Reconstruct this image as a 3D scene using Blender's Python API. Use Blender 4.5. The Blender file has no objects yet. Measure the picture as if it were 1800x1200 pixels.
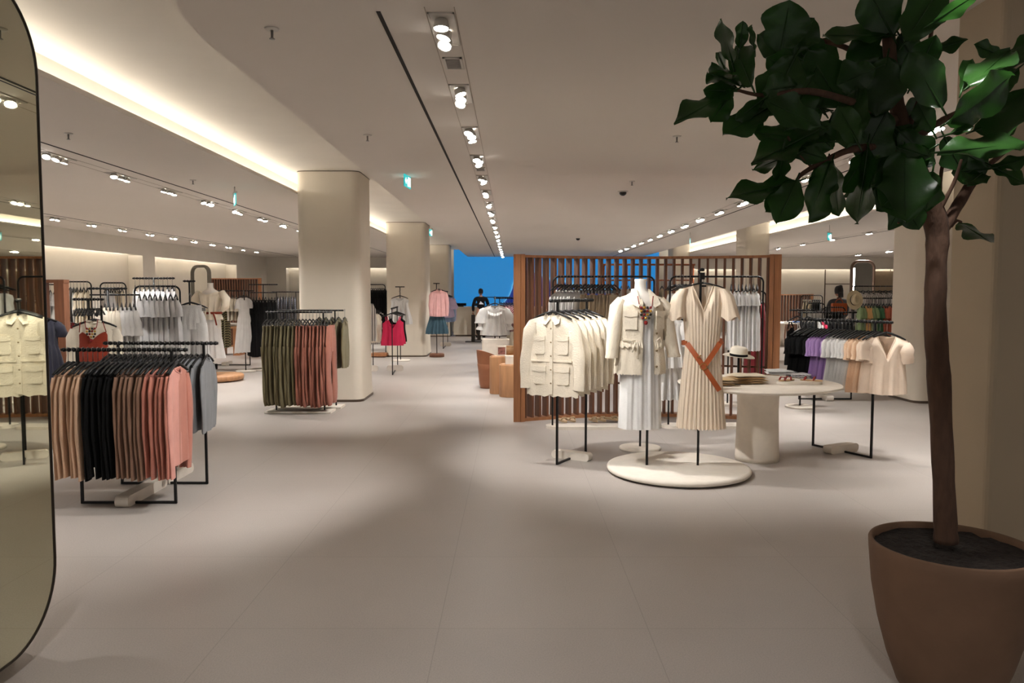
import bpy, math, random
from mathutils import Vector, Matrix, noise
PI = math.pi
sc = bpy.context.scene
COL = sc.collection
rnd = random.Random(7)

# ------------------------------------------------------------------ camera
CH = 1.6; FPX = 1350.0; TH = math.atan(85 / 1350.0)
CT, ST = math.cos(TH), math.sin(TH)
def ray(px, py):
    u = (px - 900) / FPX; v = (600 - py) / FPX
    return Vector((u, CT + v * ST, -ST + v * CT))
def F(px, py, z=0.0):
    """where the sight line through a pixel meets the level plane z"""
    d = ray(px, py); t = (z - CH) / d.z
    return Vector((d.x * t, d.y * t, z))
def V(px, py, Y):
    """where the sight line through a pixel meets depth Y"""
    d = ray(px, py); t = Y / d.y
    return Vector((d.x * t, Y, CH + d.z * t))
cam = bpy.data.cameras.new('camera'); cam.sensor_width = 36; cam.lens = 36 * FPX / 1800; cam.clip_start = 0.05; cam.clip_end = 200
co = bpy.data.objects.new('camera', cam); COL.objects.link(co)
co.location = (0, 0, CH); co.rotation_euler = (PI / 2 - TH, 0, 0); sc.camera = co
sc.view_settings.view_transform = 'Standard'; sc.view_settings.look = 'None'
sc.view_settings.gamma = 1; sc.view_settings.use_curve_mapping = False
sc.view_settings.exposure = 0.0

# ------------------------------------------------------------------ materials
def lin(c):
    return tuple(((x / 255) / 12.92 if x / 255 <= .04045 else ((x / 255 + .055) / 1.055) ** 2.4) for x in c)
MATS = {}
def mat(name, rgb, rough=.8, metal=0, var=.06, vscale=8, bump=.0, bscale=60, spec=.5, stripes=None, sheen=0, stretch=None, trans=0):
    if name in MATS: return MATS[name]
    m = bpy.data.materials.new(name); m.use_nodes = True
    nt = m.node_tree; N = nt.nodes; L = nt.links; b = N['Principled BSDF']
    c = lin(rgb)
    b.inputs['Roughness'].default_value = rough; b.inputs['Metallic'].default_value = metal
    b.inputs['Specular IOR Level'].default_value = spec
    if sheen: b.inputs['Sheen Weight'].default_value = sheen
    tc = N.new('ShaderNodeTexCoord'); mp = N.new('ShaderNodeMapping'); L.new(tc.outputs['Object'], mp.inputs[0])
    if stretch: mp.inputs['Scale'].default_value = stretch
    no = N.new('ShaderNodeTexNoise'); no.inputs['Scale'].default_value = vscale; no.inputs['Detail'].default_value = 4
    L.new(mp.outputs[0], no.inputs['Vector'])
    cr = N.new('ShaderNodeValToRGB'); L.new(no.outputs[0], cr.inputs[0])
    cr.color_ramp.elements[0].position = .3; cr.color_ramp.elements[1].position = .7
    cr.color_ramp.elements[0].color = (*[x * (1 - var) for x in c], 1); cr.color_ramp.elements[1].color = (*[min(1, x * (1 + var)) for x in c], 1)
    out = cr.outputs[0]
    if stripes:
        col2, sc2, axis, duty = stripes
        w = N.new('ShaderNodeTexWave'); w.wave_type = 'BANDS'; w.bands_direction = axis; w.inputs['Scale'].default_value = sc2
        L.new(tc.outputs['Object'], w.inputs[0])
        r2 = N.new('ShaderNodeValToRGB'); L.new(w.outputs[0], r2.inputs[0]); r2.color_ramp.interpolation = 'CONSTANT'
        r2.color_ramp.elements[0].color = (0, 0, 0, 1); r2.color_ramp.elements[1].color = (1, 1, 1, 1); r2.color_ramp.elements[1].position = duty
        mx = N.new('ShaderNodeMix'); mx.data_type = 'RGBA'; L.new(r2.outputs[0], mx.inputs[0]); L.new(out, mx.inputs[6]); mx.inputs[7].default_value = (*lin(col2), 1)
        out = mx.outputs[2]
    L.new(out, b.inputs['Base Color'])
    if bump:
        n2 = N.new('ShaderNodeTexNoise'); n2.inputs['Scale'].default_value = bscale; n2.inputs['Detail'].default_value = 3
        L.new(mp.outputs[0], n2.inputs['Vector'])
        bp = N.new('ShaderNodeBump'); bp.inputs['Strength'].default_value = bump; bp.inputs['Distance'].default_value = .01
        L.new(n2.outputs[0], bp.inputs['Height']); L.new(bp.outputs[0], b.inputs['Normal'])
    if trans:
        tr = N.new('ShaderNodeBsdfTranslucent'); L.new(out, tr.inputs[0]); ms = N.new('ShaderNodeMixShader'); ms.inputs[0].default_value = trans
        L.new(b.outputs[0], ms.inputs[1]); L.new(tr.outputs[0], ms.inputs[2]); L.new(ms.outputs[0], N['Material Output'].inputs[0])
    MATS[name] = m
    return m
def emis(name, rgb, s):
    if name in MATS: return MATS[name]
    m = bpy.data.materials.new(name); m.use_nodes = True; nt = m.node_tree
    b = nt.nodes['Principled BSDF']; b.inputs['Base Color'].default_value = (*lin(rgb), 1)
    b.inputs['Emission Color'].default_value = (*lin(rgb), 1); b.inputs['Emission Strength'].default_value = s
    MATS[name] = m; return m
def fab(name, rgb, **k):
    k.setdefault('rough', .9); k.setdefault('bump', .25); k.setdefault('bscale', 90); k.setdefault('spec', .2); k.setdefault('sheen', .15)
    return mat('fabric ' + name, rgb, **k)

WALLC = (221, 214, 202)
M_wall = mat('plaster wall', WALLC, rough=.85, var=.03, vscale=1.5, bump=.05, bscale=30)
M_pill = mat('plaster pillar', (216, 206, 190), rough=.8, var=.03, vscale=2, bump=.06, bscale=20)
M_ceil = mat('ceiling paint', (220, 212, 203), rough=.9, var=.015, vscale=.8)
M_black = mat('black metal', (16, 16, 17), rough=.45, metal=.3, var=.1)
M_hang = mat('black hanger', (12, 12, 13), rough=.5, var=.1)
M_chrome = mat('steel', (150, 148, 145), rough=.3, metal=1, var=.02)
M_stone = mat('pale stone', (226, 217, 205), rough=.7, var=.04, vscale=12, bump=.15, bscale=40)
M_wood = mat('oak', (168, 114, 76), rough=.55, var=.18, vscale=5, stretch=(6, 6, .5), bump=.1, bscale=30)
M_wood2 = mat('dark oak', (112, 70, 47), rough=.55, var=.2, vscale=5, stretch=(6, 6, .5), bump=.1, bscale=30)
M_wood3 = mat('light oak', (186, 138, 98), rough=.5, var=.15, vscale=4, stretch=(5, 5, .6))
M_dkgap = mat('slot shadow black', (40, 34, 30), rough=.9)
M_plinth = mat('floor skirting bronze', (98, 84, 72), rough=.4, metal=.5)

# ------------------------------------------------------------------ mesh builder
class MB:
    def __init__(s): s.v = []; s.f = []; s.flat = []
    def add(s, vs, fs, flat=False):
        o = len(s.v); s.v += [Vector(p) for p in vs]; s.f += [[o + i for i in f] for f in fs]; s.flat += [flat] * len(fs)
    def box(s, x0, x1, y0, y1, z0, z1):
        s.add([(x, y, z) for x in (x0, x1) for y in (y0, y1) for z in (z0, z1)],
              [(0, 1, 3, 2), (4, 6, 7, 5), (0, 4, 5, 1), (2, 3, 7, 6), (0, 2, 6, 4), (1, 5, 7, 3)], True); return s
    def obox(s, c, ex, ey, ez, hx, hy, hz):
        c = Vector(c); ex, ey, ez = Vector(ex).normalized(), Vector(ey).normalized(), Vector(ez).normalized()
        s.add([c + ex * a * hx + ey * b * hy + ez * d * hz for a in (-1, 1) for b in (-1, 1) for d in (-1, 1)],
              [(0, 1, 3, 2), (4, 6, 7, 5), (0, 4, 5, 1), (2, 3, 7, 6), (0, 2, 6, 4), (1, 5, 7, 3)], True); return s
    def prism(s, pts, z0, z1, axis='z'):
        n = len(pts)
        f = (lambda p, h: (p[0], p[1], h)) if axis == 'z' else ((lambda p, h: (h, p[0], p[1])) if axis == 'x' else (lambda p, h: (p[0], h, p[1])))
        s.add([f(p, z0) for p in pts] + [f(p, z1) for p in pts],
              [list(range(n))[::-1], list(range(n, 2 * n))] + [(i, (i + 1) % n, n + (i + 1) % n, n + i) for i in range(n)], True); return s
    def tube(s, path, r, n=8, ry=None, up=(0, 1, 0), cap=True, sq=False):
        """swept ring; r and ry may be lists; ring axis 1 lies across the path, axis 2 is `up`"""
        path = [Vector(p) for p in path]; k = len(path)
        R = r if isinstance(r, (list, tuple)) else [r] * k
        Q = R if ry is None else (ry if isinstance(ry, (list, tuple)) else [ry] * k)
        vs = []
        for i, p in enumerate(path):
            t = (path[min(i + 1, k - 1)] - path[max(i - 1, 0)]).normalized()
            u = Vector(up)
            if abs(t.dot(u)) > .95: u = Vector((1, 0, 0)) if abs(t.x) < .9 else Vector((0, 0, 1))
            a = t.cross(u).normalized(); b = a.cross(t).normalized()
            for j in range(n):
                w = 2 * PI * j / n + (PI / 4 if sq else 0)
                q = 1.41421 if sq else 1
                vs.append(p + a * math.cos(w) * R[i] * q + b * math.sin(w) * Q[i] * q)
        fs = [(i * n + j, i * n + (j + 1) % n, (i + 1) * n + (j + 1) % n, (i + 1) * n + j) for i in range(k - 1) for j in range(n)]
        if cap: fs += [list(range(n))[::-1], [(k - 1) * n + j for j in range(n)]]
        s.add(vs, fs, sq); return s
    def bar(s, a, b, h): return s.tube([a, b], h, 4, sq=True, up=(0, 0, 1) if abs((Vector(b) - Vector(a)).normalized().z) < .9 else (0, 1, 0))
    def lathe(s, prof, c=(0, 0, 0), n=32, sx=1, sy=1, cap=True):
        c = Vector(c); k = len(prof)
        vs = [c + Vector((r * math.cos(2 * PI * j / n) * sx, r * math.sin(2 * PI * j / n) * sy, z)) for r, z in prof for j in range(n)]
        fs = [(i * n + j, i * n + (j + 1) % n, (i + 1) * n + (j + 1) % n, (i + 1) * n + j) for i in range(k - 1) for j in range(n)]
        if cap: fs += [list(range(n))[::-1], [(k - 1) * n + j for j in range(n)]]
        s.add(vs, fs); return s
    def grid(s, fn, nu, nv):
        vs = [fn(i / nu, j / nv) for j in range(nv + 1) for i in range(nu + 1)]
        s.add(vs, [(j * (nu + 1) + i, j * (nu + 1) + i + 1, (j + 1) * (nu + 1) + i + 1, (j + 1) * (nu + 1) + i) for j in range(nv) for i in range(nu)]); return s
    def xf(s, M):
        s.v = [M @ p for p in s.v]; return s
    def mesh(s, name):
        me = bpy.data.meshes.new(name); me.from_pydata([tuple(p) for p in s.v], [], s.f)
        me.polygons.foreach_set('use_smooth', [not x for x in s.flat]); me.update(); return me

def link(name, me, m=None, parent=None, loc=None, rot=0, sc_=None):
    """a new object on a mesh that others may share; its material sits on the object"""
    if isinstance(me, MB): me = me.mesh(name)
    if not me.materials: me.materials.append(m)
    o = bpy.data.objects.new(name, me); COL.objects.link(o)
    if m is not None:
        o.material_slots[0].link = 'OBJECT'; o.material_slots[0].material = m
    if parent: o.parent = parent
    if loc is not None: o.location = loc
    if rot: o.rotation_euler = (0, 0, rot)
    if sc_: o.scale = (sc_,) * 3 if not isinstance(sc_, (tuple, list)) else sc_
    return o
def empty(name, loc=(0, 0, 0), rot=0):
    o = bpy.data.objects.new(name, None); o.empty_display_size = .1; COL.objects.link(o); o.location = loc; o.rotation_euler = (0, 0, rot); return o
def tag(o, label, cat, group=None):
    o['label'] = label; o['category'] = cat
    if group: o['group'] = group
    return o
def struct(name, me, m):
    o = link(name, me, m); o['kind'] = 'structure'; return o
ORD = 'first second third fourth fifth sixth seventh eighth ninth tenth eleventh twelfth thirteenth fourteenth fifteenth sixteenth seventeenth eighteenth nineteenth twentieth'.split()
def arc(cx, cy, r, a0, a1, n):
    return [(cx + r * math.cos(a0 + (a1 - a0) * i / n), cy + r * math.sin(a0 + (a1 - a0) * i / n)) for i in range(n + 1)]
def rrect(x0, x1, y0, y1, r, n=5):
    return arc(x1 - r, y1 - r, r, 0, PI / 2, n) + arc(x0 + r, y1 - r, r, PI / 2, PI, n) + arc(x0 + r, y0 + r, r, PI, 1.5 * PI, n) + arc(x1 - r, y0 + r, r, 1.5 * PI, 2 * PI, n)

# ------------------------------------------------------------------ the room
def floor_mat():
    m = mat('concrete tile floor', (180, 172, 166), rough=.42, var=.05, vscale=1.3, spec=.35)
    nt = m.node_tree; N = nt.nodes; L = nt.links; b = N['Principled BSDF']
    tc = N.new('ShaderNodeTexCoord')
    mp = N.new('ShaderNodeMapping'); mp.inputs['Location'].default_value = (.35, -.58, 0); L.new(tc.outputs['Object'], mp.inputs[0])
    br = N.new('ShaderNodeTexBrick'); br.offset = 0; br.inputs['Scale'].default_value = 1; br.inputs['Brick Width'].default_value = 1; br.inputs['Row Height'].default_value = 1
    br.inputs['Mortar Size'].default_value = .0025; br.inputs['Mortar Smooth'].default_value = .3
    br.inputs['Color1'].default_value = (1, 1, 1, 1); br.inputs['Color2'].default_value = (.97, .97, .97, 1); br.inputs['Mortar'].default_value = (.8, .79, .78, 1)
    L.new(mp.outputs[0], br.inputs[0])
    sp = N.new('ShaderNodeTexNoise'); sp.inputs['Scale'].default_value = 140; sp.inputs['Detail'].default_value = 2; L.new(tc.outputs['Object'], sp.inputs[0])
    r = N.new('ShaderNodeValToRGB'); L.new(sp.outputs[0], r.inputs[0]); r.color_ramp.elements[0].position = .3; r.color_ramp.elements[0].color = (.86, .86, .86, 1); r.color_ramp.elements[1].position = .6
    src = b.inputs['Base Color'].links[0].from_socket
    a = N.new('ShaderNodeMix'); a.data_type = 'RGBA'; a.blend_type = 'MULTIPLY'; a.inputs[0].default_value = 1; L.new(src, a.inputs[6]); L.new(br.outputs[0], a.inputs[7])
    c = N.new('ShaderNodeMix'); c.data_type = 'RGBA'; c.blend_type = 'MULTIPLY'; c.inputs[0].default_value = 1; L.new(a.outputs[2], c.inputs[6]); L.new(r.outputs[0], c.inputs[7])
    L.new(c.outputs[2], b.inputs['Base Color'])
    rr = N.new('ShaderNodeMapRange'); L.new(N['Noise Texture'].outputs[0], rr.inputs[0]); rr.inputs[3].default_value = .34; rr.inputs[4].default_value = .5; L.new(rr.outputs[0], b.inputs['Roughness'])
    return m
ZC = 3.05; ZT = 3.37; YB = 31.5; XL = -10.0; XR = 17.0
struct('floor', MB().box(XL - .6, XR + .6, -6, YB + .6, -.1, 0), floor_mat())
struct('ceiling', MB().prism([(-1.77, YB), (-1.77, 4.5), (-1.73, 4.1), (-1.62, 3.75), (-1.4, 3.5), (-1.4, -3), (5.2, -3), (5.2, YB)], ZC, ZT + .1), M_ceil)
struct('ceiling_left', MB().box(XL - .5, -3.15, -3, YB, ZC, ZC + .04), M_ceil)
struct('ceiling_right', MB().box(6.44, XR + .5, -3, YB, ZC, ZC + .04), M_ceil)
struct('ceiling_left_trough', MB().box(-3.5, -1.3, -3, YB, ZT, ZT + .05).box(-3.55, -3.5, -3, YB, ZC + .04, ZT + .05), M_wall)
struct('ceiling_right_trough', MB().box(5.15, 6.8, -3, YB, ZT, ZT + .05).box(6.79, 6.84, -3, YB, ZC + .04, ZT + .05), M_wall)
M_led = emis('warm led strip', (255, 251, 243), 5.5)
M_led2 = emis('warm led strip soft', (255, 251, 243), 12)
def led(name, bx, label):
    t = empty(name, ((bx[0] + bx[1]) / 2, bx[2], bx[4])); tag(t, label, 'led strip')
    ox, oy, oz = t.location
    link('diffuser', MB().box(bx[0] - ox, bx[1] - ox, bx[2] - oy, bx[3] - oy, bx[4] + .012 - oz, bx[5] - oz), bx[6], t)
    link('channel', MB().box(bx[0] - .008 - ox, bx[1] + .008 - ox, bx[2] - oy, bx[3] - oy, bx[4] - oz, bx[4] + .012 - oz), M_chrome, t)
led('cove_light_strip', (-3.44, -3.40, -2.5, YB - .3, ZC + .04, ZC + .08, M_led), 'long glowing light strip tucked in the ceiling cove beside the row of pillars behind the mirror')
led('cove_light_strip', (6.69, 6.73, -2.5, YB - .3, ZC + .04, ZC + .08, M_led), 'long glowing light strip tucked in the ceiling cove behind the potted tree')
# left wall with lit alcoves, back wall, right wall
struct('wall_left', MB().box(XL - .5, XL - .4, 2, YB, 0, ZC).box(XL - .4, XL, 20.9, 21.6, 0, 2.62).box(XL - .4, XL, 28, YB, 0, 2.62).box(XL - .05, XL, 2, YB, 2.62, ZC), M_wall)
struct('wall_back', MB().box(XL - .5, XR + .5, YB + .3, YB + .4, 0, ZT + .4).box(XL, -2.6, YB - .1, YB - .05, 2.62, ZC).box(6.3, XR, YB - .1, YB - .05, 2.57, ZC).box(XL, XL + .8, YB - .1, YB + .3, 0, 2.62), M_wall)
struct('wall_right', MB().box(XR, XR + .1, 3.8, YB, 0, ZC), M_wall)
struct('wall_entrance', MB().prism(rrect(2.35, 9, 3.75, 4.15, .03, 3), 0, ZT + .1), mat('entrance wall plaster', (190, 174, 150), rough=.85, var=.05, vscale=1.2, bump=.05))
for i, bx in enumerate([(XL - .34, XL - .30, 4, 20.8), (XL - .34, XL - .30, 21.7, 27.9)]):
    led('alcove_light_strip', (*bx, 2.70, 2.74, M_led2), ['glowing strip lighting the nearer wall alcove past the mirror', 'glowing strip lighting the farther wall alcove behind the slatted screen'][i])
led('alcove_light_strip', (XL + .9, -2.7, YB + .2, YB + .24, 2.70, 2.74, M_led2), 'glowing strip lighting the back wall alcove between the pillars')
led('alcove_light_strip', (6.5, XR - .3, YB + .2, YB + .24, 2.66, 2.70, M_led2), 'glowing strip lighting the back wall beyond the tree')
# wall panels on the far right
link_p = MB().box(12.9, 12.94, YB + .28, YB + .3, 0, 2.57).box(12.94, 16.4, YB + .28, YB + .3, 1.96, 1.99).box(15.6, 15.62, YB + .28, YB + .3, 0, 2.57)
struct('trim_1', link_p, M_plinth)
struct('wall_niche', MB().box(14.9, 16.5, YB + .1, YB + .3, .6, 2.5), mat('niche shade brown', (150, 132, 110)))  # brown panel in place of a recess; the niche's shade is in its colour
# pillars
def pillar(n, x0, x1, y0, y1, z1=ZT, m=M_pill, flare=1):
    c = .13
    P = rrect(x0, x1, y0, y1, c, 6)
    mb = MB(); k = len(P)
    cx, cy = (x0 + x1) / 2, (y0 + y1) / 2
    lv = [(0.0, 1 + .04 * flare), (.12, 1 + .02 * flare), (.4, 1.0), (z1 - .02, 1.0), (z1, 1.0)]
    vs = [(cx + (p[0] - cx) * s, cy + (p[1] - cy) * s, z) for z, s in lv for p in P]
    mb.add(vs, [(i * k + j, i * k + (j + 1) % k, (i + 1) * k + (j + 1) % k, (i + 1) * k + j) for i in range(len(lv) - 1) for j in range(k)])
    struct('wall_pillar' if n == 0 else 'wall_pillar_%d' % n, mb, m)
    s = 1.05
    if flare: struct('baseboard_pillar_%d' % n, MB().prism([(cx + (p[0] - cx) * s, cy + (p[1] - cy) * s) for p in P], 0, .035), M_plinth)
    struct('trim_pillar_top_%d' % n, MB().prism([(cx + (p[0] - cx) * 1.012, cy + (p[1] - cy) * 1.012) for p in P], z1 - .012, z1 - .002), M_plinth)
pillar(1, -3.14, -2.17, 2.25, 3.36, flare=0)
pillar(2, -3.14, -2.22, 11.25, 12.2)
pillar(3, -3.16, -2.18, 19.3, 20.6)
pillar(4, -3.16, -2.3, 28.3, 29.3)
pillar(5, 5.86, 6.43, 11.1, 11.95)
pillar(6, 5.83, 6.43, 19.2, 20.2)
pillar(7, 5.8, 6.43, 27.8, 28.8)
# ceiling slots
for i, (x, y0) in enumerate([(-4.53, 4), (-.69, 4.06), (3.98, 3.9), (-8.55, 4), (8.75, 6)]):
    struct('trim_%d' % (i + 2), MB().box(x - .011, x + .011, y0, 30.6, ZC - .004, ZC + .002), M_dkgap)
# faint track panels around the spot rows
M_seam = mat('ceiling seam', (168, 156, 142), rough=.9)
for i, x in enumerate([-.37, 3.67, -4.83, -8.8, 8.5, 12.9]):
    struct('trim_%d' % (i + 9), MB().box(x - .078, x - .074, 4, 30.6, ZC - .002, ZC + .002).box(x + .074, x + .078, 4, 30.6, ZC - .002, ZC + .002), M_seam)

# ------------------------------------------------------------------ ceiling fittings
M_spotface = emis('lamp lens', (255, 248, 238), 30)
M_fix = mat('white fitting', (205, 200, 192), rough=.4)
fx_frame = MB()
for a in ((-.07, -.062, -.26, .26), (.062, .07, -.26, .26), (-.07, .07, -.26, -.252), (-.07, .07, .252, .26)): fx_frame.box(a[0], a[1], a[2], a[3], -.008, 0)
fx_frame = fx_frame.mesh('frame'); fx_cav = MB().box(-.062, .062, -.252, .252, -.003, 0).mesh('tray')
def head_m():
    b = MB().lathe([(.02, .0), (.036, -.005), (.042, -.04), (.045, -.05), (.040, -.05), (.036, -.042)], n=16, cap=False)
    return b.mesh('lamp_head')
head_me = head_m(); lens_me = MB().lathe([(.001, -.040), (.037, -.042), (.037, -.044), (.001, -.0445)], n=16, cap=False).mesh('lens')
NS = [0]
def spotlight(loc, target, e, ang=46, col=(1, .972, .935)):
    l = bpy.data.lights.new('spot', 'SPOT'); l.energy = e; l.spot_size = math.radians(ang); l.spot_blend = .75; l.shadow_soft_size = .05; l.color = col
    o = bpy.data.objects.new('spot', l); COL.objects.link(o); o.location = loc
    o.rotation_euler = (Vector(target) - Vector(loc)).to_track_quat('-Z', 'Y').to_euler(); NS[0] += 1
ROWN = {}
def fixture(x, y, heads, rowdesc, targets=(), e=60, ang=46):
    t = empty('recessed_spotlight', (x, y, ZC - .001)); k = ROWN.get(rowdesc, 0); ROWN[rowdesc] = k + 1
    tag(t, 'recessed ceiling spotlight, %s from the entrance in %s' % (ORD[k] if k < 20 else 'last', rowdesc), 'ceiling light', 'recessed spotlights in ' + rowdesc)
    link('frame', fx_frame, M_fix, t); link('tray', fx_cav, M_fix, t)
    for i in range(heads):
        h = link('lamp_head', head_me, M_fix, t, ((i % 2) * .012 - .006, -.16 + .16 * i if heads == 3 else -.09 + .18 * i, -.004))
        h.rotation_euler = (rnd.uniform(-.55, -.1), rnd.uniform(-.35, .35), 0)
        link('lens', lens_me, M_spotface, h)
    for tg in targets: spotlight((x, y, ZC - .07), tg[:3], e, tg[3] if len(tg) > 3 else ang)
# ------------------------------------------------------------------ garments
def ss(a, b, x):
    t = max(0, min(1, (x - a) / (b - a))); return t * t * (3 - 2 * t)
def sheet(width, top, hem, th, A, k, seed=0, nu=20, nv=14, sides=(-1, 1), s0=-1, s1=1, neck=.07, nth=.012, pw=.8, twist=0, scal=0):
    """front and back cloth between a top edge top(s, side) and a hem hem(s); th(z) is the half thickness"""
    r = random.Random(seed); ph = [r.uniform(0, 6) for _ in range(4)]
    mb = MB()
    for side in sides:
        def fn(u, v, side=side):
            s = s0 + (s1 - s0) * u
            zt = top(s, side); z = zt + (hem(s) - zt) * v
            x = s * width(z)
            f = ss(0, .12, v)
            nk = nth * max(0, 1 - (abs(s) * width(zt) / neck) ** 2) if neck else 0
            e = max(0, 1 - s * s) ** .5
            y = side * (th(z) * e * f + nk * (1 - f))
            fold = A * min(1, v * 1.3) ** pw * (math.sin(k * s * PI + ph[0] + .9 * math.sin(3 * v + ph[1])) + .45 * math.sin(k * 2.3 * s * PI + ph[2]))
            y += fold * (1 - s ** 8) * (1 if side < 0 else -.8)
            z += (scal * math.sin(k * s * PI * 1.1 + ph[3]) if v > .99 else 0)
            return (x + twist * v * r.uniform(-1, 1) * .002, y, z)
        mb.grid(fn, nu, nv)
    return mb
def sleeve(sgn, sw, zs, ln, r0, r1, out=.03, ty=.4, seed=0, bend=.0, ymul=1, n=10, k=7, down=1.0, flare=0):
    """tapered cloth tube hanging from the shoulder tip"""
    r = random.Random(seed); P = []; R = []; Q = []
    for i in range(k + 1):
        t = i / k
        x = sgn * (sw - r0 * .45 + (out * math.sin(t * PI * .75) + bend * t)); z = zs - .012 - t * ln * down + (1 - down) * 0
        if down < 1: x += sgn * ln * (1 - down) * t * 1.15
        P.append((x, -.004 + .006 * math.sin(5 * t + seed), z))
        w = r0 + (r1 - r0) * t; w *= (1 + .08 * math.sin(t * 14 + seed)) * (.55 + .45 * ss(0, .12, t)) + flare * t * t
        R.append(w); Q.append(max(.008, w * ty * ymul))
    return MB().tube(P, R, n, ry=Q, up=(0, 1, 0), cap=False)
# returns {part: mesh}, root part first
GC = {}
def top_parts(kind='sweater', seed=0, hi=0):
    key = (kind, seed, hi)
    if key in GC: return GC[key]
    nu, nv = (36, 26) if hi else (16, 10)
    sw, nw, zn, zs, L, hw, t, vd, A, k = dict(
        sweater=(.20, .075, -.085, -.125, .80, .23, .015, .045, .005, 2.5),
        turtle=(.20, .06, -.07, -.125, .66, .24, .016, .03, .006, 3),
        tee=(.225, .095, -.085, -.12, .62, .25, .018, .05, .006, 3),
        vtee=(.235, .10, -.085, -.125, .60, .235, .05, .19, .007, 3.5),
        blouse=(.20, .08, -.085, -.125, .60, .26, .03, .06, .014, 5),
        shirt=(.21, .06, -.08, -.125, .74, .25, .02, .05, .008, 3),
        sleeveless=(.17, .08, -.085, -.115, .58, .24, .02, .06, .012, 5),
    )[kind]
    wid = lambda z: sw * (.93 if z > zs - .01 else 1) if z > zs - .05 else sw * .93 + (hw - sw * .93) * ss(zs - .05, -L, z)
    if kind in ('vtee', 'tee'): wid = lambda z: sw if z > zs - .02 else (sw * .86 + (hw - sw * .86) * ss(zs - .1, -L, z) if z < zs - .12 else sw - sw * .14 * ss(zs - .02, zs - .12, z))
    def top(s, side):
        x = abs(s) * sw
        if x > nw: return zn + (zs - zn) * ((x - nw) / (sw - nw)) ** 1.3
        d = vd if side < 0 else .012
        q = 1 - (x / nw)
        return zn - d * (q if kind == 'vtee' else q ** .5 if side < 0 else q)
    hem = lambda s: -L - .01 * math.cos(s * 2)
    r = {}
    r['body'] = sheet(wid, top, hem, lambda z: t, A, k, seed, nu, nv, neck=nw, nth=.02)
    if kind in ('sweater', 'turtle', 'shirt'):
        for g in (-1, 1): r['sleeve%d' % g] = sleeve(g, sw, zs, L * (.93 if kind == 'sweater' else .8), .062, .042, .035, .28, seed + g, n=12 if hi else 8)
    elif kind in ('tee', 'vtee'):
        for g in (-1, 1): r['sleeve%d' % g] = sleeve(g, sw, zs, .20, .085, .08, .0, .3 if kind == 'tee' else .55, seed + g, k=5, down=.9, n=14 if hi else 8)
    elif kind == 'blouse':
        for g in (-1, 1): r['sleeve%d' % g] = sleeve(g, sw, zs, .30, .06, .10, .04, .45, seed + g, k=6, down=.85)
    if hi or kind == 'vtee':
        # neck band
        def band(side, z_off=0):
            pts = []
            for i in range(21):
                s = (-1 + i / 10) * nw / sw
                x = s * sw; q = max(0, 1 - (x / nw) ** 2)
                pts.append((x, side * .02 * q - side * 0, top(s, side) + .001))
            return pts
        b = MB().tube(band(-1), .006, 6, up=(0, 1, 0)); b.tube(band(1), .006, 6, up=(0, 1, 0))
        r['neckband'] = b
    if kind == 'shirt':
        b = MB()
        for g in (-1, 1): b.add([(g * .005, -.03, zn - .03), (g * .065, -.012, zn + .012), (g * .075, -.028, zn - .035), (g * .03, -.038, zn - .062)], [(0, 1, 2, 3)])
        b.tube([(-.065, -.012, zn + .01), (0, .018, zn + .02), (.065, -.012, zn + .01)], .012, 6)
        r['collar'] = b
    GC[key] = {p: (m.mesh(p.rstrip('-1'))) for p, m in r.items()}
    return GC[key]
def dress_parts(kind='dress', seed=0, hi=0):
    key = (kind, seed, hi)
    if key in GC: return GC[key]
    nu, nv = (60, 34) if hi else (24, 14)
    sw, nw, zn, zs, L, ww, hw, zw, t, vd, A, k = dict(
        dress=(.19, .08, -.085, -.12, 1.05, .17, .30, -.48, .03, .08, .014, 6),
        longdress=(.17, .09, -.085, -.11, 1.2, .17, .33, -.42, .035, .06, .016, 6),
        slip=(.10, .07, -.14, -.16, 1.05, .14, .26, -.4, .03, .06, .012, 5),
    )[kind]
    def wid(z):
        if z > zw: return sw + (ww - sw) * ss(zs, zw, z)
        return ww + (hw - ww) * ((zw - z) / (L + zw)) ** .8
    def top(s, side):
        x = abs(s) * sw
        if x > nw: return zn + (zs - zn) * ((x - nw) / (sw - nw))
        return zn - (vd if side < 0 else .015) * (1 - x / nw) ** .6
    r = {'body': sheet(wid, top, lambda s: -L, lambda z: t * (1 if z > zw else 1.5), A, k, seed, nu, nv, neck=nw, nth=.02, scal=.006)}
    if kind == 'slip':
        b = MB()
        for g in (-1, 1): b.tube([(g * .085, -.01, -.16), (g * .088, 0, -.10), (g * .085, .01, -.16)], .004, 5)
        r['strap'] = b
    else:
        for g in (-1, 1): r['sleeve%d' % g] = sleeve(g, sw, zs, .22, .055, .085, .03, .5, seed + g, k=5, down=.85)
    GC[key] = {p: m.mesh(p.rstrip('-1')) for p, m in r.items()}
    return GC[key]
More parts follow.
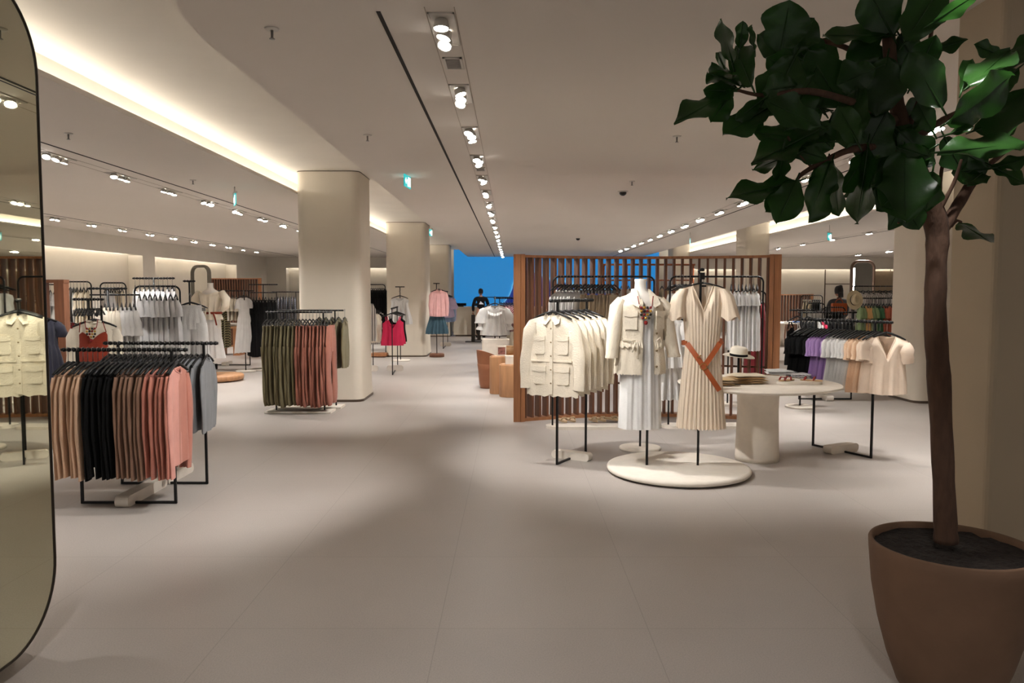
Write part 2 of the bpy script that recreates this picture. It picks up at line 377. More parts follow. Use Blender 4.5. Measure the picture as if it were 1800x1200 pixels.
def bottom_parts(kind='trousers', seed=0, hi=0):
    key = (kind, seed, hi)
    if key in GC: return GC[key]
    r = {}
    if kind == 'trousers':
        zt = -.13
        hip = sheet(lambda z: .19 + .05 * ss(zt, zt - .25, z), lambda s, d: zt, lambda s: zt - .34, lambda z: .018 + .012 * ss(zt, zt - .2, z), .004, 4, seed, 18, 6, neck=.18, nth=.016)
        r['hip'] = hip
        for g in (-1, 1):
            P, R, Q = [], [], []
            for i in range(13):
                q = i / 12; P.append((g * (.118 + .012 * math.sin(q * 3)), .006 * math.sin(5 * q + seed + g), zt - .27 - q * .78))
                w = .122 - .018 * q + .014 * math.sin(q * 9 + seed); w *= 1 if q < .93 else .72
                R.append(w); Q.append(.024 + .006 * math.sin(q * 7 + seed) - (.008 if q > .93 else 0))
            r['trouser_leg%d' % g] = MB().tube(P, R, 12, ry=Q, up=(0, 1, 0), cap=False)
        r['waistband'] = MB().prism([(x * 1.0, y) for x, y in [(.193 * math.cos(a * PI / 12), .021 * math.sin(a * PI / 12)) for a in range(24)]], zt - .035, zt + .004)
    elif kind == 'widepants':
        zt = -.10
        r['hip'] = sheet(lambda z: .15 + .06 * ss(zt, zt - .25, z), lambda s, d: zt, lambda s: zt - .34, lambda z: .03 + .02 * ss(zt, zt - .2, z), .006, 5, seed, 18, 6, neck=.14, nth=.03)
        for g in (-1, 1):
            P = [(g * (.105 + .03 * i / 10), 0, zt - .25 - i * .078) for i in range(11)]
            r['trouser_leg%d' % g] = MB().tube(P, [.108 + .035 * i / 10 + .006 * math.sin(i) for i in range(11)], 14, ry=[.05 + .015 * i / 10 for i in range(11)], up=(0, 1, 0), cap=False)
        r['waistband'] = MB().prism([(.153 * math.cos(a * PI / 12), .034 * math.sin(a * PI / 12)) for a in range(24)], zt - .04, zt + .004)
    elif kind in ('skirt', 'shorts', 'longskirt'):
        L, hw = {'skirt': (.62, .27), 'shorts': (.45, .24), 'longskirt': (.95, .32)}[kind]; zt = -.12
        r['skirt_panel'] = sheet(lambda z: .16 + (hw - .16) * ss(zt, -L, z), lambda s, d: zt, lambda s: -L, lambda z: .02, .012, 6, seed, 30, 10, neck=.15, nth=.016, scal=.004)
        r['waistband'] = MB().prism([(.163 * math.cos(a * PI / 12), .02 * math.sin(a * PI / 12)) for a in range(24)], zt - .03, zt + .004)
    elif kind == 'cami':
        def top(s, side):
            x = abs(s)
            return -.20 + .045 * math.exp(-((x - .62) / .22) ** 2) - (.09 * max(0, 1 - x / .5) if side < 0 else .03)
        r['body'] = sheet(lambda z: .155 + .03 * ss(-.3, -.55, z), top, lambda s: -.56, lambda z: .035, .006, 4, seed, 30, 12, neck=.14, nth=.025)
        for g in (-1, 1): r['strap%d' % g] = MB().tube([(g * .098, -.03, -.165), (g * .11, -.01, -.10), (g * .112, .005, -.095), (g * .098, .028, -.175)], .006, 6)
    GC[key] = {p: m.mesh(p.rstrip('-1')) for p, m in r.items()}
    return GC[key]
TOPS = ('sweater', 'turtle', 'tee', 'vtee', 'blouse', 'shirt', 'sleeveless')
def parts_of(kind, seed, hi=0):
    return top_parts(kind, seed, hi) if kind in TOPS else dress_parts(kind, seed, hi) if kind in ('dress', 'longdress', 'slip') else bottom_parts(kind, seed, hi)
NOUN = dict(sweater='knit sweater', turtle='long-sleeved top', tee='T-shirt', vtee='V-neck T-shirt', blouse='blouse', shirt='shirt', sleeveless='sleeveless top', dress='dress', longdress='long dress',
            slip='slip dress', trousers='trousers', widepants='wide trousers', skirt='skirt', shorts='shorts', longskirt='long skirt', cami='camisole')
ONAME = dict(sweater='hanging_sweater', turtle='hanging_jersey', tee='hanging_tshirt', vtee='hanging_tshirt', blouse='hanging_blouse', shirt='hanging_shirt', sleeveless='hanging_vest', dress='hanging_dress',
             longdress='hanging_long_dress', slip='hanging_slip_dress', trousers='hanging_trousers', widepants='hanging_trousers', skirt='hanging_skirt', shorts='hanging_shorts', longskirt='hanging_long_skirt', cami='hanging_camisole')
def garment(kind, m, loc, rot, label, seed=0, hi=0, s=1, group=None, tilt=0, thick=1):
    P = parts_of(kind, seed, hi); items = list(P.items())
    loc = (loc[0], loc[1], loc[2] - .036)
    root = link(ONAME[kind], items[0][1], m, None, loc, rot)
    root.scale = (s, s * thick, s); root.rotation_euler = (0, tilt, rot)
    tag(root, label, 'clothing', group)
    for p, me in items[1:]: link(p.rstrip('-1').rstrip('1').rstrip('-'), me, m, root)
    return root
# hangers
def hanger_meshes():
    b = MB()
    for g in (-1, 1):
        b.tube([(0, 0, -.098), (g * .06, 0, -.114), (g * .14, 0, -.141), (g * .195, 0, -.166)], [.012, .011, .009, .007], 8, ry=[.006, .007, .009, .01], up=(0, 1, 0))
    h = MB().tube([(-.012, 0, -.012), (-.014, 0, .004), (-.006, 0, .016), (.006, 0, .016), (.014, 0, .006), (.012, 0, -.008), (.002, 0, -.022), (0, 0, -.106)], .0026, 5, up=(0, 1, 0))
    c = MB().tube([(-.17, 0, -.186), (.17, 0, -.186)], .003, 6)
    for g in (-1, 1):
        c.box(g * .15 - .02, g * .15 + .02, -.009, .009, -.201, -.161)
        c.tube([(g * .165, 0, -.156), (g * .165, 0, -.186)], .003, 5)
    return b.mesh('clothes_hanger'), h.mesh('hook'), c.mesh('clip_bar')
HM = hanger_meshes()
def hanger(loc, rot, label, clips=False, group=None, tilt=0, m=None):
    o = link('clothes_hanger', HM[0], m or M_hang, None, loc, rot); o.rotation_euler = (0, tilt, rot)
    tag(o, label, 'hanger', group)
    link('hook', HM[1], M_chrome if not m else m, o)
    if clips: link('clip_bar', HM[2], M_chrome, o)
    return o
BARR = .014
def row(A, B, z, specs, where, face=1, start='left', jit=.05, shang=True, hi=0, thick=1, s=1, yaw=0, gdrop=0):
    """hang garments from A to B (plan points) at bar height z. specs: list of (kind, material, colour word, count)"""
    A = Vector((A[0], A[1], 0)); B = Vector((B[0], B[1], 0)); n = sum(x[3] for x in specs)
    d = (B - A).normalized(); rot = math.atan2(d.y, d.x) + PI / 2     # local -y points from A towards B when face=1
    if face < 0: rot += PI
    k = 0; count = {}; tot = {}
    for kd, m, cw, c in specs: tot[(kd, cw)] = tot.get((kd, cw), 0) + c
    for kd, m, cw, c in specs:
        for i in range(c):
            p = A + (B - A) * ((k + .5) / n); k += 1
            j = rnd.uniform(-jit, jit); t = rnd.uniform(-.025, .025)
            key = (kd, cw); idx = count.get(key, 0); count[key] = idx + 1
            if start == 'front': o = tot[key] - 1 - idx
            else: o = idx
            frm = {'left': 'from the left', 'front': 'from the front', 'right': 'from the left'}[start]
            one = tot[key] == 1; ow = ORD[min(o, 19)]
            if kd != 'empty':
                garment(kd, m, (p.x, p.y, z - BARR - .001 - gdrop), rot + j + yaw, '%s %s%s on %s' % (cw, NOUN[kd], '' if one else ', %s %s,' % (ow, frm), where), (idx * 7 + len(cw)) % 3, hi, s * rnd.uniform(.985, 1.015), None, t, thick)
                lab = 'hanger of the %s%s %s%s on %s' % ('' if one else ow + ' ', cw, NOUN[kd].replace('knit ', '').replace('long-sleeved ', ''), '' if one else ' ' + frm, where)
            else: lab = 'empty black hanger, %s %s, on %s' % (ow, frm, where)
            if shang: hanger((p.x, p.y, z + BARR - .012), rot + j + yaw, lab, kd in ('trousers', 'skirt', 'shorts', 'widepants', 'longskirt'), None, t)
# ------------------------------------------------------------------ racks
def ridged_bar(L, r=.012, ridges=True):
    b = MB().tube([(-L / 2, 0, 0), (L / 2, 0, 0)], r, 10, up=(0, 0, 1))
    if ridges:
        n = int(L / .037)
        for i in range(n):
            x = -L / 2 + .02 + (L - .04) * i / (n - 1)
            b.tube([(x - .008, 0, 0), (x - .006, 0, 0), (x + .006, 0, 0), (x + .008, 0, 0)], [r, r * 1.35, r * 1.35, r], 10, up=(0, 0, 1), cap=False)
    return b
def t_rack(p, q, zbar, ext=.12, label='', plank=(.45, .06, .10), cap=True, low=None, plank_off=0, ridges=True, foot_y=0):
    """two square posts with a floor bar and a stone plank across it, one hanging bar that overshoots the posts"""
    p = Vector((p[0], p[1], 0)); q = Vector((q[0], q[1], 0)); c = (p + q) / 2; L = (q - p).length; rot = math.atan2(q.y - p.y, q.x - p.x)
    t = empty('clothes_rack', c, rot); tag(t, label, 'clothes rack')
    for g in (-1, 1): link('upright', MB().bar((g * L / 2, 0, .012), (g * L / 2, 0, zbar), .009), M_black, t)
    link('floor_bar', MB().bar((-L / 2 - .009, 0, .012), (L / 2 + .009, 0, .012), .009), M_black, t)
    link('hanging_bar', ridged_bar(L + 2 * ext, ridges=ridges).xf(Matrix.Translation((0, 0, zbar))), M_black, t)
    a, b, h = plank
    P = rrect(-a, a, 0.0, h, h * .42, 4)
    link('stone_foot', MB().prism(P, -b / 2, b / 2, 'x').xf(Matrix.Translation((plank_off, foot_y, 0))), M_stone, t)
    return t
def loop_rack(p, q, zbar, label, slab=(.1, .16), r=.07, slabh=.035):
    p = Vector((p[0], p[1], 0)); q = Vector((q[0], q[1], 0)); c = (p + q) / 2; L = (q - p).length; rot = math.atan2(q.y - p.y, q.x - p.x)
    t = empty('clothes_rack', c, rot); tag(t, label, 'clothes rack')
    path = [(-L / 2, 0, slabh)] + [(x, 0, z) for x, z in arc(-L / 2 + r, zbar - r, r, PI, PI / 2, 6)] + [(x, 0, z) for x, z in arc(L / 2 - r, zbar - r, r, PI / 2, 0, 6)] + [(L / 2, 0, slabh)]
    link('rail_frame', MB().tube(path, .011, 8, up=(0, 1, 0)), M_black, t)
    link('stone_base', MB().prism(rrect(-L / 2 - slab[0], L / 2 + slab[0], -slab[1], slab[1], slab[1] * .95, 8), 0, slabh), M_stone, t)
    return t
def pole_stand(p, z, label, base_r=.2, base_h=.03, bar=.0, base_m=None, rot=0, name='display_stand'):
    t = empty(name, (p[0], p[1], p[2] if len(p) > 2 else 0), rot); tag(t, label, 'display stand')
    link('pole', MB().tube([(0, 0, base_h if base_r else 0), (0, 0, z)], .011, 8), M_black, t)
    if base_r: link('round_base', MB().lathe([(.001, 0), (base_r * .97, 0), (base_r, base_h * .4), (base_r * .97, base_h * .85), (base_r * .9, base_h), (.001, base_h)], n=36), base_m or M_stone, t)
    if bar: link('top_bar', ridged_bar(bar, .011).xf(Matrix.Translation((0, 0, z))), M_black, t)
    return t
# ------------------------------------------------------------------ fabrics
beige = fab('beige', (205, 170, 142)); blackf = fab('black', (14, 14, 15), sheen=.05); taupe = fab('taupe', (140, 108, 90)); rose = fab('rose', (186, 122, 106)); pink = fab('dusty pink', (208, 148, 136))
char = fab('charcoal', (66, 66, 68)); grey = fab('heather grey', (132, 133, 136)); olive = fab('olive', (118, 109, 82)); terra = fab('terracotta', (164, 106, 90)); white = fab('white', (226, 224, 222), trans=.15)
cream = fab('cream', (226, 214, 190)); creamj = fab('cream denim', (226, 215, 196), bump=.5); ivory = fab('ivory', (232, 222, 204), trans=.15); peach = fab('peach', (228, 196, 166)); ctee = fab('pale cream', (238, 218, 198), trans=.1)
purple = fab('lilac', (156, 126, 176)); greige = fab('greige', (176, 158, 134)); navy = fab('navy', (42, 42, 54)); brown = fab('brown', (92, 62, 44)); dred = fab('dark red', (120, 28, 34))
pinkc = fab('raspberry', (206, 44, 84)); blush = fab('blush', (228, 176, 174)); denim = fab('faded denim', (70, 98, 112)); lblue = fab('light blue', (140, 160, 190)); lila = fab('lilac stripe', (196, 178, 208))
stripe = fab('striped', (205, 200, 196), stripes=((70, 66, 66), 9, 'X', .82)); sage = fab('sage', (140, 164, 120)); mint = fab('green', (72, 118, 84)); yellow = fab('sand yellow', (224, 178, 120)); coral = fab('coral', (204, 116, 92))
pattern = fab('dark pattern', (60, 62, 76), stripes=((150, 150, 160), 14, 'DIAGONAL', .72)); lightgrey = fab('silver', (206, 204, 204), trans=.1); olivep = fab('leaf print', (150, 142, 104), stripes=((60, 56, 44), 10, 'DIAGONAL', .5))
orange = fab('tan leather', (170, 84, 44)); rust = fab('rust', (138, 52, 34)); teal = fab('teal', (60, 120, 124))

# ---- front left pair of racks
t_rack((-3.27, 5.76), (-2.56, 5.76), 1.175, label='black clothes rack with stone foot, nearest of the two holding knit sweaters', plank=(.33, .10, .085), foot_y=.21)
row((-3.36, 5.76), (-2.50, 5.76), 1.175, [('sweater', beige, 'beige', 6), ('sweater', blackf, 'black', 6), ('sweater', taupe, 'taupe', 6), ('sweater', rose, 'rose', 5)], 'the nearest knitwear rack', thick=1.0)
garment('sweater', pink, (-2.52, 5.76, 1.16), PI / 2 + .12, 'dusty pink long-sleeved sweater at the end of the nearest knitwear rack', 1, 1)
hanger((-2.52, 5.76, 1.177), PI / 2 + .12, 'black hanger holding the dusty pink sweater at the end of the nearest knitwear rack')
t_rack((-3.27, 6.36), (-2.56, 6.36), 1.185, label='black clothes rack with stone foot, behind the nearest knitwear rack', plank=(.25, .10, .085), foot_y=.22)
row((-3.37, 6.36), (-2.56, 6.36), 1.185, [('turtle', char, 'charcoal', 14), ('turtle', grey, 'grey', 5)], 'the second knitwear rack')
garment('turtle', grey, (-2.53, 6.36, 1.17), PI / 2 + .15, 'grey long-sleeved top at the end of the second knitwear rack', 2, 1)
hanger((-2.53, 6.36, 1.187), PI / 2 + .15, 'black hanger holding the grey top at the end of the second knitwear rack')

# ---- olive and terracotta trousers before the first pillar
p, q = F(486, 724), F(574, 722)
t_rack((p.x, p.y), (q.x, p.y), 1.345, label='black rack of olive and terracotta trousers before the first pillar', plank=(.15, .88, .03), ridges=False)
row((p.x - .12, p.y), (q.x + .12, p.y), 1.345, [('trousers', olive, 'olive', 9), ('trousers', terra, 'terracotta', 10)], 'the trouser rack by the first pillar', hi=0, thick=1.1, s=1.01, gdrop=0)
t_rack((p.x + .02, p.y + .42), (q.x + .06, p.y + .42), 1.36, label='black clothes rack right behind the olive and terracotta trouser rack', plank=(.15, .88, .03), ridges=False)
row((q.x - .2, p.y + .42), (q.x + .24, p.y + .42), 1.36, [('shirt', olive, 'olive green', 5)], 'the rack behind the trousers')

# ---- white clothes at the left
def bar_at(x0, y0, x1, y1, Y0, Y1=None):
    return V(x0, y0, Y0), V(x1, y1, Y1 or Y0)
a, b = bar_at(233, 489, 307, 490, 10)
pole_stand(((a.x + b.x) / 2, 10), a.z, 'tall black T-shaped rack of white dresses behind the knitwear racks', .25, .03, (b - a).length, name='clothes_rack')
row((a.x, 10), (b.x, 10), a.z, [('dress', white, 'white', 5), ('dress', lightgrey, 'silvery white', 4)], 'the tall rack of white dresses', hi=0, thick=1.2, yaw=.45)
a2, b2 = bar_at(236, 503, 316, 503, 9.2)
loop_rack((a2.x, 9.2), (b2.x, 9.2), a2.z, 'black looped rack of long pale skirts behind the sweaters')
row((a2.x + .03, 9.2), (b2.x - .02, 9.2), a2.z, [('longdress', lightgrey, 'silvery', 8)], 'the looped rack behind the sweaters', thick=1.1, yaw=.5)
a, b = bar_at(155, 507, 223, 506, 8.6)
st = pole_stand(((a.x + b.x) / 2, 8.6), a.z, 'black T-shaped rack of white blouses behind the sweater racks', .24, .03, (b - a).length, name='clothes_rack')
row((a.x + .16, 8.6), (b.x + .1, 8.6), a.z - .07, [('blouse', ivory, 'ivory', 4), ('blouse', white, 'white', 4)], 'the T-shaped rack of blouses', thick=1.2, yaw=.5)
link('lower_arm', MB().tube([(-.2, 0, a.z - .07), (.36, 0, a.z - .07)], .009, 8, up=(0, 0, 1)), M_black, st)
a, b = bar_at(128, 526, 182, 524, 7.9)
st = pole_stand(((a.x + b.x) / 2, 7.9), a.z, 'black T-shaped rack with a cluster of empty hangers', .2, .03, (b - a).length, name='clothes_rack')
row((a.x + .02, 7.9), (b.x - .02, 7.9), a.z, [('empty', None, '', 10)], 'the rack beside the mirror', yaw=.35)
# ivory shirt under a rust camisole facing the camera
c = V(163, 543, 7.15)
st = pole_stand((c.x, 7.3), c.z + .03, 'black stand holding the ivory shirt and rust camisole', .18, .03, name='display_stand')
link('arm', MB().bar((0, 0, c.z), (0, -.2, c.z), .007), M_black, st)
garment('shirt', ivory, (c.x, 7.17, c.z - .015), .12, 'ivory long-sleeved shirt worn under a rust camisole behind the sweater racks', 0, 1, .98, thick=1.6)
hanger((c.x, 7.17, c.z), .12, 'black hanger holding the ivory shirt and rust camisole')
def rust_cami():
    b = MB()
    def top(s, side): return -.29 + .085 * abs(s) + .02 * math.sin(abs(s) * PI)
    b = sheet(lambda z: .135 + .02 * ss(-.3, -.5, z), top, lambda s: -.52, lambda z: .05, .003, 3, 1, 24, 8, neck=.13, nth=.045, sides=(-1,))
    o = link('camisole', b, rust, None, (c.x, 7.16, c.z), .12); tag(o, 'rust red camisole with thin straps layered over the ivory shirt', 'clothing')
    for g in (-1, 1): link('strap', MB().tube([(g * .118, -.03, -.215), (g * .10, -.05, -.12)], .0045, 6), rust, o)
rust_cami()
# necklace of coloured beads
def necklace(loc, rot, label, sc_=1):
    t = empty('bead_necklace', loc, rot); t.scale = (sc_,) * 3; tag(t, label, 'necklace')
    cols = [mat('bead red', (120, 22, 20), rough=.25), mat('bead gold', (196, 150, 60), rough=.3, metal=.6), mat('bead dark', (30, 24, 22), rough=.25)]
    link('cord', MB().tube([(-.055, 0, .10), (-.045, -.008, .03), (0, -.014, -.005), (.045, -.008, .03), (.055, 0, .10)], .0035, 6), cols[0], t)
    me = MB().lathe([(.001, -.010), (.007, -.007), (.010, 0), (.007, .007), (.001, .010)], n=10).mesh('bead')
    for r_ in range(4):
        for i in range(4 if r_ < 3 else 3):
            link('bead', me, cols[(i + r_) % 3], t, ((i - (1.5 if r_ < 3 else 1)) * .022, -.016, .02 - r_ * .024))
    link('bead', me, cols[0], t, (0, -.016, -.085), 0, 1.5)
necklace((c.x + .01, 7.10, c.z - .20), .12, 'red and gold bead necklace on the ivory shirt with the camisole', 1.05)
# bright white trousers on a stand
a, b = bar_at(322, 494, 343, 494, 9.6)
st = pole_stand(((a.x + b.x) / 2, 9.6), a.z, 'black T-shaped stand with white wide trousers by the tall arched mirror', .22, .03, (b - a).length)
m = V(334, 519, 9.3)
link('arm', MB().bar((0, 0, m.z), (m.x - (a.x + b.x) / 2, -.3, m.z), .006), M_black, st)
garment('widepants', white, (m.x, 9.32, m.z), .1, 'bright white wide trousers hung on the T-shaped stand', 0, 1, .85)
hanger((m.x, 9.32, m.z + .012), .1, 'black clip hanger holding the bright white wide trousers', True)
# looped racks far left
for (x0, x1, y, Y, lab, specs) in [
    (108, 160, 495, 12.5, 'black looped rack along the wall by the slatted screen post', [('shirt', white, 'white', 3), ('blouse', cream, 'cream', 4)]),
    (176, 221, 497, 12.8, 'black looped rack along the wall behind the ivory blouses', [('blouse', white, 'white', 4), ('sleeveless', cream, 'cream', 3)]),
    (70, 112, 500, 13.2, 'black looped rack partly hidden by the mirror', [('longdress', white, 'white', 4)])]:
    a, b = bar_at(x0, y, x1, y, Y)
    loop_rack((a.x, Y), (b.x, Y), a.z, lab)
    row((a.x + .06, Y), (b.x - .04, Y), a.z, specs, {'s': 'the rack by the slatted post', 'b': 'the rack behind the blouses', 'm': 'the rack the mirror hides'}[lab[29] if 0 else ('s' if 'slatted' in lab else 'b' if 'blouses' in lab else 'm')], thick=1.2, yaw=.4)
a = V(122, 568, 11.5)
garment('shirt', dred, (a.x, 11.5, a.z + .1), .3, 'dark red shirt hanging by the slatted screen post', 1)
hanger((a.x, 11.5, a.z + .112), .3, 'black hanger holding the dark red shirt'); pole_stand((a.x, 11.52), a.z + .1, 'black pole stand with the dark red shirt', .15)
# navy coat on a pole next to the mirror
c = V(78, 542, 8.5)
st = pole_stand((c.x, 8.5), c.z, 'black pole stand with the navy coat at the edge of the mirror', .22, .035)
garment('longdress', navy, (c.x, 8.46, c.z - .01), .9, 'long navy coat hanging right beside the edge of the tall mirror', 1, 0, .88, thick=1.8)
hanger((c.x, 8.46, c.z), .9, 'black hanger holding the navy coat')
# racks behind the headless mannequin, left of the first pillar
a, b = bar_at(355, 511, 437, 511, 17)
t_rack((a.x, 17), (b.x, 17), a.z, label='black rack of printed tops and cream blouses beyond the mannequin', plank=(.2, .1, .08), ridges=False)
row((a.x, 17), (b.x, 17), a.z, [('longdress', olivep, 'leaf-print', 7), ('blouse', ivory, 'ivory', 6)], 'the rack beyond the mannequin', thick=1.3, yaw=.3)
a, b = bar_at(437, 500, 488, 500, 16)
st = pole_stand(((a.x + b.x) / 2, 16), a.z, 'black T-shaped rack of black wide trousers left of the first pillar', .28, .03, (b - a).length, name='clothes_rack')
a3, b3 = bar_at(437, 514, 486, 514, 16)
link('lower_bar', MB().tube([(a3.x - st.location.x, 0, a3.z), (b3.x - st.location.x, 0, a3.z)], .011, 8, up=(0, 0, 1)), M_black, st)
row((a3.x, 16), (b3.x, 16), a3.z - .0, [('widepants', blackf, 'black', 9)], 'the T-shaped rack near the first pillar', thick=1, yaw=.4, s=1.12)
a = V(428, 512, 15.6); garment('longdress', white, (a.x, 15.6, a.z), 1.25, 'long white dress hanging beside the black trousers', 2, 0, 1.0)
hanger((a.x, 15.6, a.z + .012), 1.1, 'black hanger holding the long white dress beside the black trousers')
pole_stand((a.x, 15.64), a.z, 'thin black pole stand of the long white dress', .2)
a, b = bar_at(486, 513, 520, 513, 19)
t_rack((a.x, 19), (b.x, 19), a.z, label='black rack of dark patterned tops just left of the first pillar', plank=(.2, .1, .08), ridges=False)
row((a.x, 19), (b.x, 19), a.z, [('turtle', pattern, 'dark patterned', 7)], 'the rack at the first pillar', thick=1.3, yaw=.3)

# ---- between first and second pillar
def depth_rack(x0, y0, x1, y1, zb, label, specs, where, s=1, yaw=0, plank=(.17, .05, .12)):
    """a rack that runs away from the camera, its clothes facing the camera"""
    p, q = F(x0, y0), F(x1, y1)
    t = t_rack((p.x, p.y), (q.x, q.y), zb, .14, label, plank=plank)
    d = (p - q).normalized()
    row((q.x - d.x * .0, q.y - d.y * .0), (p.x + d.x * .13, p.y + d.y * .13), zb, specs, where, start='front', s=s, yaw=yaw, jit=.08)
depth_rack(643, 659, 656, 646, 1.36, 'black rack of pale and striped tops between the first two pillars', [('shirt', stripe, 'striped', 2), ('blouse', blackf, 'black', 2), ('turtle', ivory, 'ivory', 2), ('tee', ivory, 'ivory', 3)], 'the rack between the first two pillars', s=1.05)
depth_rack(690, 659, 699, 645, 1.30, 'black rack with the raspberry camisole between the first two pillars', [('cami', blackf, 'black', 2), ('cami', pinkc, 'raspberry pink', 2)], 'the rack before the second pillar', s=1.2)
m = V(630, 520, 13.8)
garment('turtle', stripe, (m.x, 13.8, m.z + .05), .2, 'long grey striped shirt peeking out past the first pillar', 0, 0, 1.25)
hanger((m.x, 13.8, m.z + .062), .2, 'black hanger holding the long striped shirt by the first pillar'); pole_stand((m.x, 13.84), m.z + .05, 'black pole stand of the long striped shirt by the first pillar', .18)
m = V(658, 611, 14.7)
a, b = bar_at(646, 500, 677, 500, 20)
loop_rack((a.x, 20), (b.x, 20), a.z, 'black looped rack of black clothes beside the second pillar')
row((a.x + .02, 20), (b.x + .02, 20), a.z, [('longdress', blackf, 'black', 9)], 'the looped rack beside the second pillar', thick=1.3, yaw=.4)
a, b = bar_at(626, 512, 648, 512, 21.5)
t_rack((a.x, 21.5), (b.x, 21.5), a.z, label='black rack of dark patterned shirts past the first pillar', plank=(.2, .1, .08), ridges=False)
row((a.x, 21.5), (b.x, 21.5), a.z, [('shirt', pattern, 'dark patterned', 5)], 'the rack past the first pillar', thick=1.3, yaw=.3)
p = F(705, 634)
a = V(703, 504, p.y)
st = pole_stand((a.x, p.y), a.z, 'black T-shaped stand with a white sleeveless top before the second pillar', .23, .03, .22)
m = V(702, 513, p.y - .1)
garment('sleeveless', white, (m.x, p.y - .05, m.z), .05, 'white sleeveless top hanging on the stand before the second pillar', 0, 1, 1.25, thick=1.4)
hanger((m.x, p.y - .05, m.z + .012), .05, 'black hanger holding the white sleeveless top before the second pillar')
p = F(667, 627)
t = tag(empty('low_wood_platform', (p.x, p.y, 0)), 'low oak platform on the floor behind the camisole rack', 'platform')
link('top', MB().prism(rrect(-.2, .2, -.2, .2, .03), .03, .1), M_wood, t); link('plinth_foot', MB().prism(rrect(-.17, .17, -.17, .17, .03), 0, .03), M_wood2, t)

# ---- past the second pillar
p = F(768, 627)
st = pole_stand((p.x, p.y), V(766, 498, p.y).z, 'black pole stand on a round wooden base right of the second pillar', .19, .09, .16, M_wood2)
m = V(770, 500, p.y)
garment('shirt', blush, (m.x + .02, p.y - .04, m.z - .03), .35, 'blush pink blouse on the stand right of the second pillar', 1, 1, .98, thick=1.8)
hanger((m.x + .02, p.y - .04, m.z - .018), .15, 'black hanger holding the blush pink blouse')
m = V(768, 545, p.y)
garment('skirt', denim, (m.x, p.y + .03, m.z + .12), .3, 'faded teal denim skirt below the blush pink blouse', 0, 1, 1.1, thick=2)
depth_rack(779, 613, 787, 604, 1.65, 'black rack of blue and lilac shirts right of the second pillar', [('shirt', lila, 'lilac', 2), ('shirt', lblue, 'light blue', 3), ('blouse', lila, 'pale lilac', 2)], 'the rack of blue and lilac shirts', s=1.15)
# ---- by the wooden screen, centre
Yb = 15
c = V(870, 524, Yb)
st = pole_stand((c.x, Yb), c.z + .04, 'black pole stand with the ruffled white blouse near the wooden stools', .2, .03)
link('cross_arm', MB().bar((-.25, 0, c.z + .02), (.3, 0, c.z + .02), .008), M_black, st)
garment('blouse', white, (c.x, Yb - .05, c.z - .01), 0, 'ruffled white blouse with puffed sleeves on the stand near the wooden stools', 0, 1, 1.12, thick=1.6)
r_ = MB()
def ruf(u, v):
    a_ = -.95 + 1.9 * u; x = math.sin(a_) * .15; z = -.115 - .10 * math.cos(a_) - .045 * v
    return (x, -.03 - .03 * v - .012 * math.sin(u * 40) * v, z)
r_.grid(ruf, 60, 4)
o = [o for o in COL.objects if (o.get('label') or '').startswith('ruffled white blouse')][0]; link('ruffle', r_, white, o)
r_ = MB()
for g in (-1, 1): r_.tube([(g * .245, 0, -.40), (g * .25, 0, -.44), (g * .255, 0, -.47), (g * .262, 0, -.51)], [.05, .035, .06, .075], 14, ry=[.03, .02, .045, .05], up=(0, 1, 0), cap=False)
link('cuff', r_, white, o)
hanger((c.x, Yb - .05, c.z + .002), 0, 'black hanger holding the ruffled white blouse')
# pale plinth behind the stools
p = F(858, 663)
t = tag(empty('display_plinth', (p.x + .1, p.y + .25, 0)), 'tall pale cream plinth behind the wooden stools', 'plinth')
link('block', MB().prism(rrect(-.22, .3, -.16, .16, .04), .03, .72), M_stone, t); link('recessed_foot', MB().prism(rrect(-.18, .26, -.13, .13, .03), 0, .03), M_plinth, t)
a, b = bar_at(878, 524, 925, 524, 15.8)
t_rack((a.x, 15.8), (b.x, 15.8), a.z, label='black rack of floral and cream clothes behind the wooden screen post', plank=(.2, .1, .08))
row((a.x, 15.8), (b.x, 15.8), a.z, [('tee', fab('floral', (206, 168, 168), stripes=((120, 60, 80), 12, 'DIAGONAL', .6)), 'floral', 4), ('longdress', ivory, 'ivory', 5)], 'the rack behind the screen post', thick=1.3, yaw=.5)
# stools
def stool(px, py, top_px_y, wpx, label, back=False):
    p = F(px, py); r = wpx / 2 * p.y / 1350; c = Vector((p.x, p.y + r, 0)); h = V(px, top_px_y, c.y).z
    t = empty('wooden_stool', c); tag(t, label, 'stool')
    link('body', MB().lathe([(.001, 0), (r * .97, 0), (r, .01), (r, h - .012), (r * .98, h), (.001, h)], n=40), M_wood3, t)
    link('seat_disc', MB().lathe([(.001, h), (r * .90, h), (r * .91, h + .004), (r * .88, h + .008), (.001, h + .008)], n=40), M_wood3, t)
    return c, h + .008, r
c1, h1, r1 = stool(876, 693, 626, 32, 'taller round oak drum stool beside the tub chair')
c2, h2, r2 = stool(899, 699, 640, 44, 'shorter round oak drum stool by the wooden screen post')
